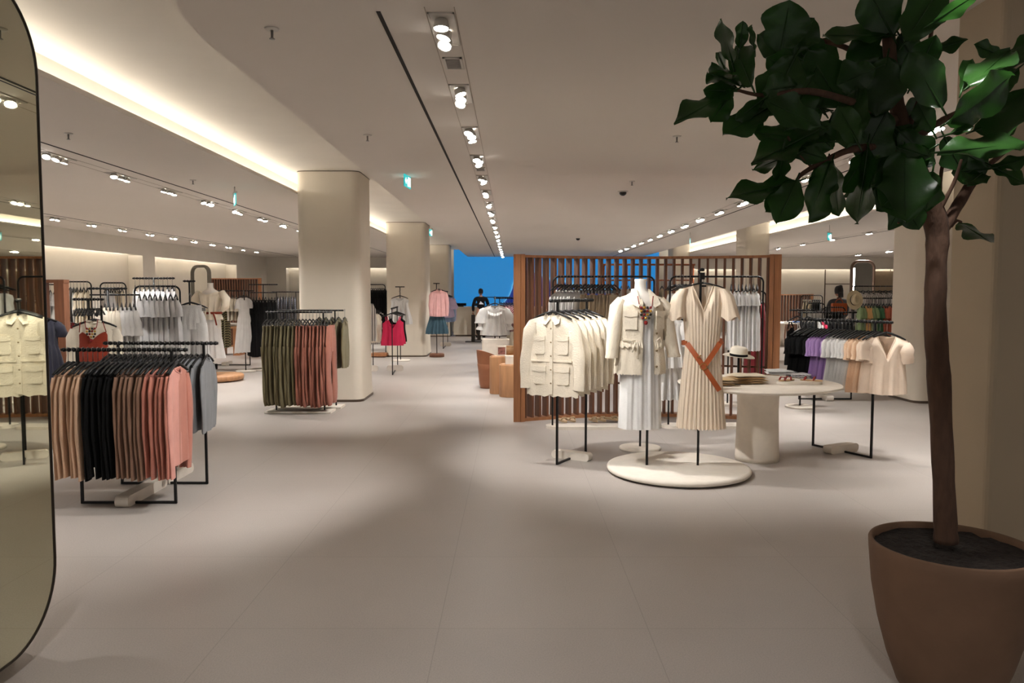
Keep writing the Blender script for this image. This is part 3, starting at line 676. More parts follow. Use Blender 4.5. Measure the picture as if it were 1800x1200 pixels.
# tub chair
p = F(857, 684); t = tag(empty('tub_chair', (p.x + .02, p.y + .22, 0), .5), 'brown moulded tub chair with curved back left of the drum stools', 'chair')
link('seat_base', MB().lathe([(.001, 0), (.15, 0), (.155, .02), (.17, .2), (.2, .4), (.19, .42), (.001, .42)], n=32), mat('moulded tan', (150, 96, 66), rough=.5), t)
b = MB()
for (ra, rb) in ((.215, .215), (.19, .19)):
    b.grid(lambda u, v, ra=ra: ((ra - .05 * (1 - v)) * math.cos(.3 * PI + u * 1.4 * PI), (ra - .05 * (1 - v)) * math.sin(.3 * PI + u * 1.4 * PI), .05 + v * (.60 - .16 * abs(u - .5) ** 2 * 4)), 24, 6)
b.grid(lambda u, v: ((.19 + .025 * v) * math.cos(.3 * PI + u * 1.4 * PI), (.19 + .025 * v) * math.sin(.3 * PI + u * 1.4 * PI), .65 - .16 * abs(u - .5) ** 2 * 4), 24, 1)
link('curved_backrest', b, mat('moulded tan', (150, 96, 66)), t)
# wicker basket with picture frame, white box
wick = mat('wicker', (182, 140, 96), rough=.8, stripes=((120, 84, 52), 40, 'Z', .5), bump=.5)
bc = (c1.x + .15, c1.y + .75)
t = tag(empty('display_plinth', (bc[0], bc[1], 0)), 'oak plinth under the wicker basket behind the drum stools', 'plinth')
hb = V(888, 622, bc[1]).z
link('block', MB().prism(rrect(-.16, .16, -.16, .16, .02), .02, hb), M_wood3, t); link('recessed_foot', MB().prism(rrect(-.14, .14, -.14, .14, .02), 0, .02), M_wood2, t)
t = tag(empty('wicker_basket', (bc[0], bc[1], hb)), 'round wicker basket on the plinth behind the drum stools', 'basket')
link('bowl', MB().lathe([(.001, 0), (.11, 0), (.12, .02), (.125, .13), (.118, .13), (.11, .02), (.001, .012)], n=28), wick, t)
link('rim', MB().tube([(.122 * math.cos(i * PI / 12), .122 * math.sin(i * PI / 12), .13) for i in range(25)], .006, 6, up=(0, 0, 1)), wick, t)
t = tag(empty('photo_frame', (c1.x + .05, c1.y, h1)), 'small white picture frame standing on the taller drum stool', 'photo frame'); t.rotation_euler = (.12, 0, 0)
fr = MB(); w_, h_ = .075, .16
for bx in ((-w_, w_, 0, .02), (-w_, w_, h_ - .02, h_)): fr.box(bx[0], bx[1], -.01, .01, bx[2], bx[3])
for g in (-1, 1): fr.box(min(g * w_, g * (w_ - .018)), max(g * w_, g * (w_ - .018)), -.01, .01, .02, h_ - .02)
link('frame', fr, M_stone, t); link('picture', MB().box(-w_ + .018, w_ - .018, -.002, .006, .02, h_ - .02), mat('muted picture', (150, 100, 92), vscale=22, var=.6), t)
link('prop', MB().tube([(0, .01, .1), (0, .06, .002)], .004, 6), M_stone, t)
t = tag(empty('white_box', (c2.x - .01, c2.y - .01, h2)), 'small white box on the shorter drum stool', 'box')
link('box_body', MB().prism(rrect(-.085, .085, -.07, .07, .012), 0, .10), M_stone, t); link('lid', MB().prism(rrect(-.088, .088, -.073, .073, .012), .10, .125), M_stone, t)

# ---- clothes in front of the wooden screen
depth_p, depth_q = Vector((.40, 7.02, 0)), Vector((.66, 7.62, 0))
p, q = F(979, 817), F(1013, 803)
d = (q - p).normalized()
q = p + d * .62
t = t_rack((p.x, p.y), (q.x, q.y), 1.53, .15, 'black rack of cream denim jackets before the wooden screen', plank=(.2, .09, .075))
def jacket(kind, loc, rot, label, w=1.0, open_=False, hi=1, seed=0):
    """cream field jacket: back, two front panels, sleeves, collar, pocket flaps, buttons"""
    sw, L = .225 * w, .82; zs = -.125; th = .045 if open_ else .022
    key = ('jacket', open_, hi)
    if key not in GC:
        wid = lambda z: sw + .03 * ss(zs, -L, z)
        def top(s, side):
            x = abs(s) * sw
            if x > .07: return -.085 + (zs + .085) * ((x - .07) / (sw - .07)) ** 1.2
            return -.085 - (.045 if side < 0 and not open_ else 0) * (1 - x / .07)
        nu, nv = (24, 22) if hi else (8, 8)
        frayed = lambda s: -L + .006 * math.sin(s * 60) - .004 * math.sin(s * 97)
        thf = lambda z: th * (1 if not open_ else 1.5)
        G = {}
        G['back_panel'] = sheet(wid, top, frayed, thf, .004, 3, seed, nu, nv, sides=(1,), neck=.08, nth=.02)
        sl = .26 if open_ else 0
        G['front_panel-1'] = sheet(wid, top, frayed, thf, .005, 3.3, seed + 1, nu // 2, nv, sides=(-1,), s0=-1, s1=-sl, neck=.08, nth=.02)
        G['front_panel1'] = sheet(wid, top, frayed, thf, .005, 3.1, seed + 2, nu // 2, nv, sides=(-1,), s0=sl, s1=1, neck=.08, nth=.02)
        for g in (-1, 1): G['sleeve%d' % g] = sleeve(g, sw, zs, .62, .075, .055, .05, .34 if not open_ else .7, seed + g, n=12 if hi else 8, bend=.035)
        ysf = lambda s: -(th * (1.5 if open_ else 1) * max(0, 1 - s * s) ** .5) - .007
        for g in (-1, 1):
            b = MB()
            b.add([(g * .004 if not open_ else g * .062, -.03, -.105), (g * .06, .004, -.068), (g * .085, -.02, -.10), (g * .085, -.045, -.15), (g * .045, -.05, -.165), (g * .06, -.018, -.062), (g * .04, .02, -.06)], [(0, 1, 2, 3, 4), (1, 5, 2), (1, 6, 5)])
            G['collar%d' % g] = b
            if hi:
                cx = g * .115
                y0 = ysf(cx / sw)
                for nm_, z0, ww_, hh in (('chest_pocket', -.27, .055, .035), ('lower_pocket', -.545, .065, .045)):
                    b = MB()
                    b.prism([(cx - ww_, z0), (cx - ww_, z0 - hh), (cx, z0 - hh - .012), (cx + ww_, z0 - hh), (cx + ww_, z0)], y0 - .010, y0 + .004, 'y')
                    b.prism([(cx - ww_ * .93, z0 - .02), (cx - ww_ * .93, z0 - .15), (cx - ww_ * .7, z0 - .165), (cx + ww_ * .7, z0 - .165), (cx + ww_ * .93, z0 - .15), (cx + ww_ * .93, z0 - .02)], y0 - .004, y0 + .008, 'y')
                    G['%s%d' % (nm_, g)] = b
        if hi and not open_:
            b = MB(); b.box(-.016, .016, -th - .012, -th + .002, -L + .02, -.14); G['placket'] = b
            b = MB(); b.box(-.2, -.02, -.75 * th - .013, -th * .75, -.505, -.49); b.box(.02, .2, -.75 * th - .013, -th * .75, -.505, -.49); G['waist_seam'] = b
        GC[key] = {p_: m_.mesh(p_.rstrip('-1')) for p_, m_ in G.items()}
    P = list(GC[key].items())
    loc = (loc[0], loc[1], loc[2] - .036); root = link('hanging_jacket', P[0][1], creamj, None, loc, rot); tag(root, label, 'jacket')
    for n_, me in P[1:]: link(n_.rstrip('-1'), me, creamj, root)
    if hi:
        bt = MB().lathe([(.001, -.002), (.008, -.002), (.008, .002), (.001, .003)], n=10); bt.xf(Matrix.Rotation(PI / 2, 4, 'X'))
        bm_ = bt.mesh('button'); mB = mat('brass button', (150, 130, 100), rough=.4, metal=.6)
        for i in range(5):
            x = 0 if not open_ else .075; s = x / sw
            link('button', bm_, mB, root, (x, -(th * (1.5 if open_ else 1) + .011 if not open_ else th * 1.5 + .004), -.20 - i * .125))
    return root
jang = math.atan2((p - q).y, (p - q).x) + PI / 2
for i in range(6):
    P_ = q + (p - d * .10 - q) * ((i + .2) / 5.2)
    jacket('j', (P_.x, P_.y, 1.515), jang + rnd.uniform(-.04, .04) + (.0 if i < 5 else .1), 'cream denim field jacket, %s from the front on the jacket rack' % ORD[5 - i], hi=1 if i > 3 else 0)
    hanger((P_.x, P_.y, 1.532), jang, 'black hanger holding the %s cream jacket from the front on the jacket rack' % ORD[5 - i])
# looped racks before the screen
Y1 = 9.05
a, b = bar_at(972, 486, 1150, 485, Y1)
loop_rack((a.x, Y1), (b.x, Y1), a.z, 'black looped rack of white shirts and greige skirts before the wooden screen', (.08, .13))
row((a.x + .04, Y1), (a.x + .34, Y1), a.z, [('shirt', white, 'white', 8)], 'the looped rack behind the jackets', thick=1.1, s=.93, yaw=-.5, gdrop=.06)
row((a.x + .36, Y1), (a.x + .74, Y1), a.z, [('longskirt', greige, 'greige', 10)], 'the looped rack behind the jackets', thick=1.1, s=.9, yaw=-.5, gdrop=.06)
Y2 = 9.1
a, b = bar_at(1178, 486, 1342, 486, Y2)
loop_rack((a.x, Y2), (b.x, Y2), a.z, 'black looped rack of white clothes behind the pleated dress', (.08, .13))
row((a.x + .05, Y2), (a.x + .25, Y2), a.z, [('sleeveless', white, 'white', 5)], 'the looped rack behind the pleated dress', thick=1.1, yaw=.5, gdrop=.06)
row((b.x - .40, Y2), (b.x - .05, Y2), a.z, [('dress', white, 'short white', 8)], 'the looped rack behind the pleated dress', thick=1.1, s=.72, yaw=-.3, gdrop=.06)
# sandals on the stone slab
def sandals(px, py, lab, dx=0):
    p = F(px, py, .035)
    t = tag(empty('pair_of_sandals', (p.x, p.y, .036), .3 + dx), lab, 'sandals')
    mS = mat('sandal beige', (196, 170, 136), rough=.7)
    for g in (-1, 1):
        link('sole', MB().prism([(g * .055 + .038 * math.cos(w) * (1 + .15 * math.sin(w)), .12 * math.sin(w)) for w in [i * PI / 10 for i in range(20)]], 0, .022), mS, t)
        link('strap', MB().tube([(g * .055 - .036, -.03, .02), (g * .055 - .02, -.04, .05), (g * .055 + .02, -.04, .05), (g * .055 + .036, -.03, .02)], .011, 6, ry=.008), mS, t)
sandals(997, 740, 'beige sandals on the slab beneath the white shirts'); sandals(1050, 739, 'beige sandals on the slab beneath the greige skirts'); sandals(1082, 737, 'beige sandals on the slab next to the mannequin skirt', .4)
# white ruffled garments on a stand behind the mannequins
p = F(1125, 789)
st = pole_stand((p.x, p.y), 1.5, 'black pole stand on a small round stone base behind the denim-jacket mannequin', .215, .03)
link('cross_arm', MB().bar((0, 0, 1.49), (.36, .1, 1.49), .008), M_black, st)
m = V(1176, 520, p.y)
garment('blouse', white, (m.x - .02, p.y + .08, 1.475), .1, 'white blouse with flared sleeves behind the denim-jacket mannequin', 2, 1, 1.0, thick=1.5)
garment('skirt', white, (m.x, p.y + .12, 1.10), .1, 'short scalloped white skirt below the white flared blouse', 1, 1, .92, thick=2)
hanger((m.x - .02, p.y + .08, 1.487), .1, 'black hanger holding the white flared blouse')
# ------------------------------------------------------------------ round platform, mannequins
PC = F(1195, 830, .03); PC = Vector((1.487, 6.80, 0))
t = tag(empty('round_platform', PC), 'large round white stone platform under the two display outfits', 'platform')
link('slab', MB().lathe([(.001, .012), (.60, .012), (.628, .022), (.635, .038), (.628, .054), (.605, .062), (.001, .062)], n=64), M_stone, t)
link('recessed_foot', MB().lathe([(.001, 0), (.52, 0), (.52, .013), (.001, .013)], n=48), M_black, t)
mq = mat('mannequin fabric', (228, 222, 214), rough=.75, bump=.15)
def bust(c, z0, rot, label, pole_x=0, base=0):
    """headless fabric bust: torso with neck stump on a black pole"""
    t = empty('mannequin', c, rot); tag(t, label, 'mannequin')
    prof = [(.10, -.62), (.155, -.60), (.165, -.52), (.15, -.42), (.125, -.32), (.135, -.22), (.155, -.12), (.165, -.04), (.16, .04), (.12, .085), (.07, .11), (.052, .14), (.050, .19), (.054, .215), (.05, .222), (.001, .224)]
    b = MB(); n = 28; k = len(prof)
    vs = []
    for r, z in prof:
        for j in range(n):
            w = 2 * PI * j / n; sx = 1.15 if z < .06 else 1.0; sy = .66 if z < .09 else .95
            bust_ = .03 * math.exp(-((z + .06) / .07) ** 2) * max(0, -math.sin(w)) * (abs(math.cos(w)) * 1.2)
            vs.append((r * math.cos(w) * sx, r * math.sin(w) * sy - bust_, z0 + z))
    b.add(vs, [(i * n + j, i * n + (j + 1) % n, (i + 1) * n + (j + 1) % n, (i + 1) * n + j) for i in range(k - 1) for j in range(n)] + [list(range(n))[::-1]])
    link('torso', b, mq, t)
    link('pole', MB().tube([(pole_x, 0, base), (pole_x, 0, z0 - .6)], .012, 10), M_black, t)
    return t
ma = V(1128, 520, 6.82)
bust((1.135, 6.80, .062), 1.44, .12, 'headless white mannequin bust wearing the cream denim jacket over a white dress', .075)
# its dress: white midi, straight
def midi(name, m, c, rot, z0, zh, sw, ww, hw, th, label, A=.012, k=5, vd=.0, seed=3, nu=60):
    L = z0 - zh; zw = -.40
    def wid(z):
        return sw + (ww - sw) * ss(0, zw, z) if z > zw else ww + (hw - ww) * ((zw - z) / (L + zw)) ** .8
    b = sheet(wid, lambda s, d: 0 - (.07 * (1 - abs(s)) if d < 0 else .03), lambda s: -L, lambda z: th + .02 * ss(zw, -L, z), A, k, seed, nu, 30, neck=sw, nth=th * .9)
    o = link(name, b, m, None, (c[0], c[1], z0), rot); tag(o, label, 'dress'); return o
dr = midi('white_midi_dress', white, (1.14, 6.80), .1, 1.50, .405, .17, .17, .195, .13, 'long white sleeveless dress on the mannequin under the cream denim jacket', A=.010, k=4)
necklace((1.155, 6.655, 1.45), .1, 'red and gold bead necklace on the mannequin with the denim jacket', 1.25)
# the open jacket is bigger and rounder than the hanging ones
def worn_jacket():
    rot = .16; c = (1.135, 6.80, 1.68)
    sw, L, zs = .213, .79, -.125
    def wid(z): return sw + (-.005 * ss(zs, -.45, z) if z > -.44 else -.005 + .03 * ss(-.44, -L, z))
    thf = lambda z: .155 - .012 * math.exp(-((z + .47) / .05) ** 2)
    def top(s, side):
        x = abs(s) * sw
        return -.085 + (zs + .085) * (max(0, x - .075) / (sw - .075)) ** 1.3 if x > .075 else -.085
    fr = lambda s: -L + .007 * math.sin(s * 70) - .004 * math.sin(s * 113)
    ys = lambda s, z=-.3: -thf(z) * max(0, 1 - s * s) ** .5
    root = link('worn_denim_jacket', sheet(wid, top, fr, thf, .006, 3, 2, 30, 30, sides=(1,), neck=.08, nth=.03), creamj, None, c, rot)
    tag(root, 'open cream denim field jacket with tied waist worn by the headless mannequin', 'jacket')
    for g, a_, b_ in ((-1, -1, -.12), (1, .36, 1)):
        link('front_panel', sheet(wid, top, fr, thf, .006, 3, 4 + g, 24, 34, sides=(-1,), s0=a_, s1=b_, neck=.08, nth=.05), creamj, root)
    P1 = [(-.175, -.005, -.135), (-.215, -.01, -.20), (-.24, -.03, -.34), (-.262, -.045, -.50), (-.275, -.06, -.64)]
    P2 = [(.175, -.005, -.135), (.215, -.01, -.20), (.245, -.01, -.34), (.275, -.02, -.50), (.305, -.03, -.64)]
    for P_ in (P1, P2):
        link('sleeve', MB().tube(P_, [.040, .064, .062, .058, .055], 16, ry=[.05, .08, .072, .062, .056], up=(0, 1, 0), cap=False), creamj, root)
        e = Vector(P_[-1]); link('cuff', MB().tube([e + Vector((0, 0, .02)), e + Vector((0, 0, -.005))], [.058, .059], 16, ry=.059, up=(0, 1, 0), cap=False), creamj, root)
    for g in (-1, 1):
        b = MB(); b.add([(g * .042, -.14, -.165), (g * .05, -.05, -.045), (g * .085, .0, -.045), (g * .13, -.085, -.115), (g * .13, -.158, -.175), (g * .075, -.178, -.205), (g * .05, .04, -.04)], [(0, 1, 2, 3, 4, 5), (1, 6, 2)])
        link('collar', b, creamj, root)
        for z0, hh in ((-.235, .04),):
            cx = g * .125 if g < 0 else .135; w = .062; y0 = ys(cx / sw, z0)
            ex = Vector((1, -(cx / sw) * thf(z0) / (sw * max(.2, 1 - (cx / sw) ** 2) ** .5) * -1, 0)).normalized()
            b = MB(); n_ = Vector((ex.y, -ex.x, 0)); o0 = Vector((cx, y0, z0)) + n_ * .004
            pts = [o0 - ex * w, o0 - ex * w + Vector((0, 0, -hh)), o0 + Vector((0, 0, -hh - .014)), o0 + ex * w + Vector((0, 0, -hh)), o0 + ex * w]
            b.add([*pts, *[p_ + n_ * .018 for p_ in pts]], [(0, 1, 2, 3, 4), (9, 8, 7, 6, 5)] + [(i, (i + 1) % 5, 5 + (i + 1) % 5, 5 + i) for i in range(5)], True)
            link('pocket_flap', b, creamj, root)
            q0 = o0 + Vector((0, 0, -.02)); b = MB()
            pts = [q0 - ex * w * .9, q0 - ex * w * .9 + Vector((0, 0, -.14)), q0 + ex * w * .9 + Vector((0, 0, -.14)), q0 + ex * w * .9]
            b.add([*pts, *[p_ + n_ * .007 for p_ in pts]], [(0, 1, 2, 3), (7, 6, 5, 4)] + [(i, (i + 1) % 4, 4 + (i + 1) % 4, 4 + i) for i in range(4)], True)
            link('pocket', b, creamj, root)
    # gathered waist ruffle, drawcord
    for a_, b_ in ((-.97, -.14), (.40, .97)):
        r_ = MB(); r_.grid(lambda u, v: ((a_ + (b_ - a_) * u) * (sw + .012), ys(a_ + (b_ - a_) * u, -.5) - .006 - .022 * v - .006 * math.sin(u * 45) * v, -.495 - .055 * v + .008 * math.sin(u * 30 + 1) * v), 40, 4)
        link('waist_ruffle', r_, creamj, root)
    b = MB()
    x0 = -.09; y0 = ys(x0 / sw, -.5) - .03
    b.tube([(-.19, ys(-.85) - .02, -.49), (-.14, ys(-.64) - .03, -.49), (x0, y0, -.49)], .006, 6)
    for dx, dz in ((-.035, -.10), (.02, -.16), (.03, -.11)): b.tube([(x0, y0, -.49), (x0 + dx * .5, y0 - .012, -.49 + dz * .4), (x0 + dx, y0 - .004, -.49 + dz)], .0055, 6)
    b.tube([(.10, ys(.47) - .02, -.49), (.135, ys(.64) - .028, -.465), (.155, ys(.72) - .026, -.50), (.15, ys(.7) - .02, -.56)], .0055, 6)
    link('drawcord', b, creamj, root)
    mB = mat('brass button', (150, 130, 100)); bt = MB().lathe([(.001, -.002), (.010, -.002), (.010, .003), (.001, .004)], n=12).xf(Matrix.Rotation(PI / 2, 4, 'X')).mesh('button')
    for z in (-.20, -.33, -.43, -.58, -.72): link('button', bt, mB, root, (.105, ys(.105 / sw, z) - .008, z))
worn_jacket()
# pleated dress on a pole with hanger
pole_stand((1.665, 6.80, .062), 1.72, 'black display pole on the round platform carrying the pleated beige dress', 0, 0)
pd_mat = fab('pale pleated beige', (234, 217, 196), stripes=((222, 203, 180), 22, 'X', .8), trans=.12)
def pleated_dress():
    c = (1.685, 6.79, 1.76); rot = -.1; sw = .19; zs = -.125; L = 1.355; zw = -.66; nw = .095
    def wid(z):
        if z > zw: return sw - .015 * ss(zs, -.25, z) - .025 * ss(-.25, zw, z)
        return .15 + .07 * ((zw - z) / (L + zw)) ** .85
    def top(s, side):
        x = abs(s) * sw
        if x > nw: return -.078 + (zs + .078) * ((x - nw) / (sw - nw))
        return -.078 - (.24 if side < 0 else .012) * (1 - x / nw)
    def th(z): return .085 if z > zw else .085 + .05 * ((zw - z) / (L + zw))
    b = sheet(wid, top, lambda s: -L + .006 * math.sin(s * 50), th, .0065, 12, 5, 110, 44, neck=nw, nth=.035, pw=.5)
    o = link('pleated_beige_dress', b, pd_mat, None, c, rot); tag(o, 'pale beige pleated V-neck dress with flutter sleeves and a crossed tan belt', 'dress')
    for g in (-1, 1):
        P_ = [(g * .165, 0, -.12), (g * .205, 0, -.18), (g * .225, -.005, -.29), (g * .235, -.01, -.385)]
        s_ = MB()
        n = 40; R = [.04, .068, .085, .105]
        vs = []
        for i, p_ in enumerate(P_):
            for j in range(n):
                w = 2 * PI * j / n; rr = R[i] * (1 + .05 * i * math.sin(9 * w) / 3)
                vs.append((p_[0] + rr * math.cos(w) * .85, p_[1] + rr * math.sin(w) * 1.0, p_[2] + (-.0 if i < 3 else .02 * math.sin(4 * w))))
        s_.add(vs, [(i * n + j, i * n + (j + 1) % n, (i + 1) * n + (j + 1) % n, (i + 1) * n + j) for i in range(3) for j in range(n)])
        link('flutter_sleeve', s_, pd_mat, o)
    nb = MB()
    for side in (-1, 1): nb.tube([(s_ * .1 * nw, side * .035 * (1 - (s_ / 10) ** 2) - (.02 if side < 0 else 0) * (1 - abs(s_) / 10), top(s_ * .1 * nw / sw, side)) for s_ in range(-10, 11)], .004, 6)
    link('neckband', nb, pd_mat, o)
    link('size_label', MB().box(-.03, .03, .015, .018, -.105, -.09), blackf, o)
    # belt: two leather straps crossing, one hanging end
    bt = empty('leather_belt', c, rot); tag(bt, 'tan leather belt wrapped crosswise round the pleated beige dress', 'belt')
    mL = mat('tan belt leather', (168, 84, 42), rough=.45, bump=.1)
    def strap(pts, w=.022):
        m_ = MB(); pts = [Vector(p_) for p_ in pts]
        return m_.tube(pts, w, 4, ry=.0035, up=(0, 1, 0), sq=True)
    def yy(x, z): return -(th(z)) * max(0, 1 - (x / (wid(z) + .01)) ** 2) ** .5 - .022
    def line(x0, z0, x1, z1, n=8, dy=0):
        return [(x0 + (x1 - x0) * i / n, yy(x0 + (x1 - x0) * i / n, z0 + (z1 - z0) * i / n) - dy, z0 + (z1 - z0) * i / n) for i in range(n + 1)]
    link('strap', strap(line(-.14, -.60, .14, -1.01, 9)), mL, bt)
    link('strap', strap(line(.14, -.60, .0, -.80, 7, .006)), mL, bt)
    link('strap', strap([(.14, yy(.14, -.6), -.60), (.17, -.03, -.58), (.175, .04, -.58), (.1, .11, -.58), (-.1, .11, -.59), (-.175, .03, -.6), (-.14, yy(-.14, -.6), -.60)], .02), mL, bt)
    bk = MB(); x, z = -.005, -.80; y = yy(x, z) - .008
    bk.tube([(x + .028 * math.cos(i * PI / 8), y, z + .028 * math.sin(i * PI / 8)) for i in range(17)], .004, 6)
    bk.tube([(x - .05, y + .004, z + .08), (x - .02, y - .003, z + .10)], .006, 6)
    link('buckle', bk, mat('brass', (190, 150, 90), rough=.3, metal=1), bt)
    h = hanger((c[0], c[1], c[2] + .0), rot, 'black hanger holding the pleated beige dress on the platform'); h.scale = (.95, 1.3, .7)
pleated_dress()
t = tag(empty('clamp_knob', (1.672, 6.78, 1.72)), 'black clamp on top of the pole of the pleated dress', 'clamp')
link('jaw', MB().box(-.02, .02, -.02, .02, .0, .06).tube([(-.02, 0, .05), (-.035, -.01, .075), (-.01, -.02, .085)], .009, 8), M_black, t)
link('knob', MB().lathe([(.001, .07), (.018, .072), (.022, .085), (.018, .098), (.001, .1)], n=16), M_black, t)

# ------------------------------------------------------------------ round table
TC = Vector((2.36, 7.32, 0)); TZ = .745; M_table = mat('white plaster table', (232, 222, 208), rough=.6, bump=.05)
t = tag(empty('round_display_table', TC), 'round white pedestal table right of the pleated dress', 'table')
link('tabletop', MB().lathe([(.001, TZ - .045), (.60, TZ - .045), (.70, TZ - .035), (.752, TZ - .018), (.758, TZ - .006), (.745, TZ), (.001, TZ)], n=72), M_table, t)
link('pedestal', MB().lathe([(.205, 0), (.205, .05), (.195, .3), (.19, .5), (.195, .62), (.225, .68), (.29, TZ - .045)], n=48, cap=True), M_table, t)
def folded(px, py, wx, dy, layers, m, label, rot=0, jit_=.006, name='folded_garment', z=TZ, h=.022):
    p = F(px, py, z)
    t = None
    for i in range(layers):
        b = MB(); w, d_ = wx * (1 - .02 * i), dy * (1 - .02 * i)
        zz = z + i * h
        def q(u, v, top):
            x = (u - .5) * 2 * w; y = (v - .5) * 2 * d_
            e = min(1, 6 * min(u, 1 - u)) ** .5; e2 = min(1, 6 * min(v, 1 - v)) ** .5
            hh = h * (.5 + .5 * e * e2 * (1 if top else -1)) + .003 * math.sin(5 * x / w + i) * top
            return (x, y, hh + .0015)
        for top in (1, 0): b.grid(lambda u, v: q(u, v, top), 12, 10)
        o = link(name, b, m[i % len(m)] if isinstance(m, list) else m, None, (p.x + rnd.uniform(-jit_, jit_), p.y + rnd.uniform(-jit_, jit_), zz), rot + rnd.uniform(-.05, .05))
        l = label if layers == 1 else '%s, %s from the top of its pile' % (label, ORD[layers - 1 - i])
        tag(o, l, 'folded clothes')
khaki = fab('khaki fold', (206, 176, 130))
folded(1312, 673, .165, .14, 4, [khaki, khaki, khaki, cream], 'folded beige trousers on the round table', .15)
folded(1262, 676, .14, .14, 3, [khaki, cream], 'folded cream trousers partly behind the pleated dress', -.1)
folded(1372, 658, .15, .13, 2, white, 'folded white shirt at the rear of the round table', -.2, h=.026)
folded(1408, 663, .10, .10, 2, fab('white print', (214, 210, 208), stripes=((120, 116, 116), 18, 'DIAGONAL', .8)), 'folded white printed shirt behind the sandal tray', -.35, h=.02)
p = F(1411, 676, TZ)
t = tag(empty('display_tray', (p.x, p.y + .08, TZ + .001), .1), 'white rounded tray carrying red beaded sandals on the round table', 'tray')
link('tray_slab', MB().prism(rrect(-.21, .21, -.10, .10, .08, 8), 0, .026), M_stone, t)
redb = mat('red beads', (150, 52, 46), rough=.3, var=.4, vscale=60)
for i, dx in enumerate((-.13, .10)):
    s_ = tag(empty('beaded_sandal', (p.x + dx, p.y + .08, TZ + .028), .5 - i), ['red beaded sandal nearer the beige trousers on the tray', 'red beaded sandal nearer the table edge on the tray'][i], 'sandal')
    link('sole', MB().prism([(.10 * math.cos(w) * (1 + .1 * math.cos(w)), .033 * math.sin(w)) for w in [k_ * PI / 10 for k_ in range(20)]], 0, .01), mat('sandal sole', (196, 160, 120)), s_)
    for x_ in (-.05, .03): link('beaded_strap', MB().tube([(x_, -.034, .008), (x_ + .01, -.025, .035), (x_ + .01, .025, .035), (x_, .034, .008)], .009, 8), redb, s_)
# hat on a slim stand
hp = V(1302, 620, 7.45)
t = pole_stand((hp.x - .02, 7.45, TZ), hp.z - TZ + .05, 'slim black hat stand on the round table holding the white fedora', .07, .012)
straw = mat('pale straw', (232, 224, 208), rough=.8, bump=.4, bscale=120)
def fedora(loc, rot, label, m, band, s=1, tilt=(0, 0)):
    t = empty('fedora_hat', loc, 0); t.rotation_euler = (tilt[0], tilt[1], rot); t.scale = (s,) * 3; tag(t, label, 'hat')
    def crown(u, v):
        w = u * 2 * PI; ct, st_ = math.cos(w), math.sin(w)
        r = [.088, .088, .086, .080, .070, .048, .0][min(6, int(v * 6 + .01))]; z = [.0, .03, .06, .085, .10, .106, .095][min(6, int(v * 6 + .01))]
        pin = 1 - .18 * max(0, st_ * -1) ** 4 * ss(.3, 1, v)
        dent = -.018 * math.exp(-(r * ct / .03) ** 2) * ss(.5, 1, v)
        return (r * ct * .86 * pin, r * st_ * 1.1, z + dent + .012 * max(0, st_) * ss(.4, 1, v))
    link('crown', MB().grid(crown, 36, 6), m, t)
    def brim(u, v, o=0):
        w = u * 2 * PI; r = .085 + .072 * v
        return (r * math.cos(w) * .92, r * math.sin(w) * 1.1, .012 * v * v * abs(math.cos(w)) - .010 * v * v * (-math.sin(w) if math.sin(w) < 0 else 0) + o)
    b = MB().grid(lambda u, v: brim(u, v), 40, 4); b.grid(lambda u, v: brim(u, v, -.003), 40, 4); link('brim', b, m, t)
    link('hat_band', MB().grid(lambda u, v: ((.0895 - .001 * v) * math.cos(u * 2 * PI) * .86, (.0895 - .001 * v) * math.sin(u * 2 * PI) * 1.1, .002 + .026 * v), 36, 1), band, t)
    return t
fedora((hp.x - .02, 7.45, hp.z - .03), 1.15, 'white fedora hat with black band above the round table', straw, blackf, .88, (.08, -.1))

# ------------------------------------------------------------------ T-shirt rack at the right
A_, B_ = Vector((3.16, 7.98, 0)), Vector((3.48, 7.36, 0))
t_rack((A_.x, A_.y), (B_.x, B_.y), 1.325, .19, 'black rack of T-shirts between the round table and the tree', plank=(.20, .10, .08))
d = (B_ - A_).normalized()
a, b = A_ - d * .17, B_ + d * .08
row((a.x, a.y), (b.x, b.y), 1.325, [('tee', blackf, 'black', 6), ('tee', purple, 'lilac', 5), ('tee', white, 'white', 6), ('tee', peach, 'peach', 3), ('tee', ctee, 'cream', 2)], 'the T-shirt rack by the tree', s=1.0, thick=1.05)
rt = math.atan2(d.y, d.x) + PI / 2
e_ = B_ + d * .13; rt = math.atan2(-.97, -.22) + PI / 2 - .38
garment('vtee', ctee, (e_.x, e_.y, 1.31), rt + .38, 'pale cream V-neck T-shirt facing out at the front of the T-shirt rack', 1, 1, 1.04, thick=1.3).scale.x = .82
hanger((e_.x, e_.y, 1.327), rt + .38, 'black hanger holding the pale cream V-neck T-shirt at the front of its rack').scale.x = .85

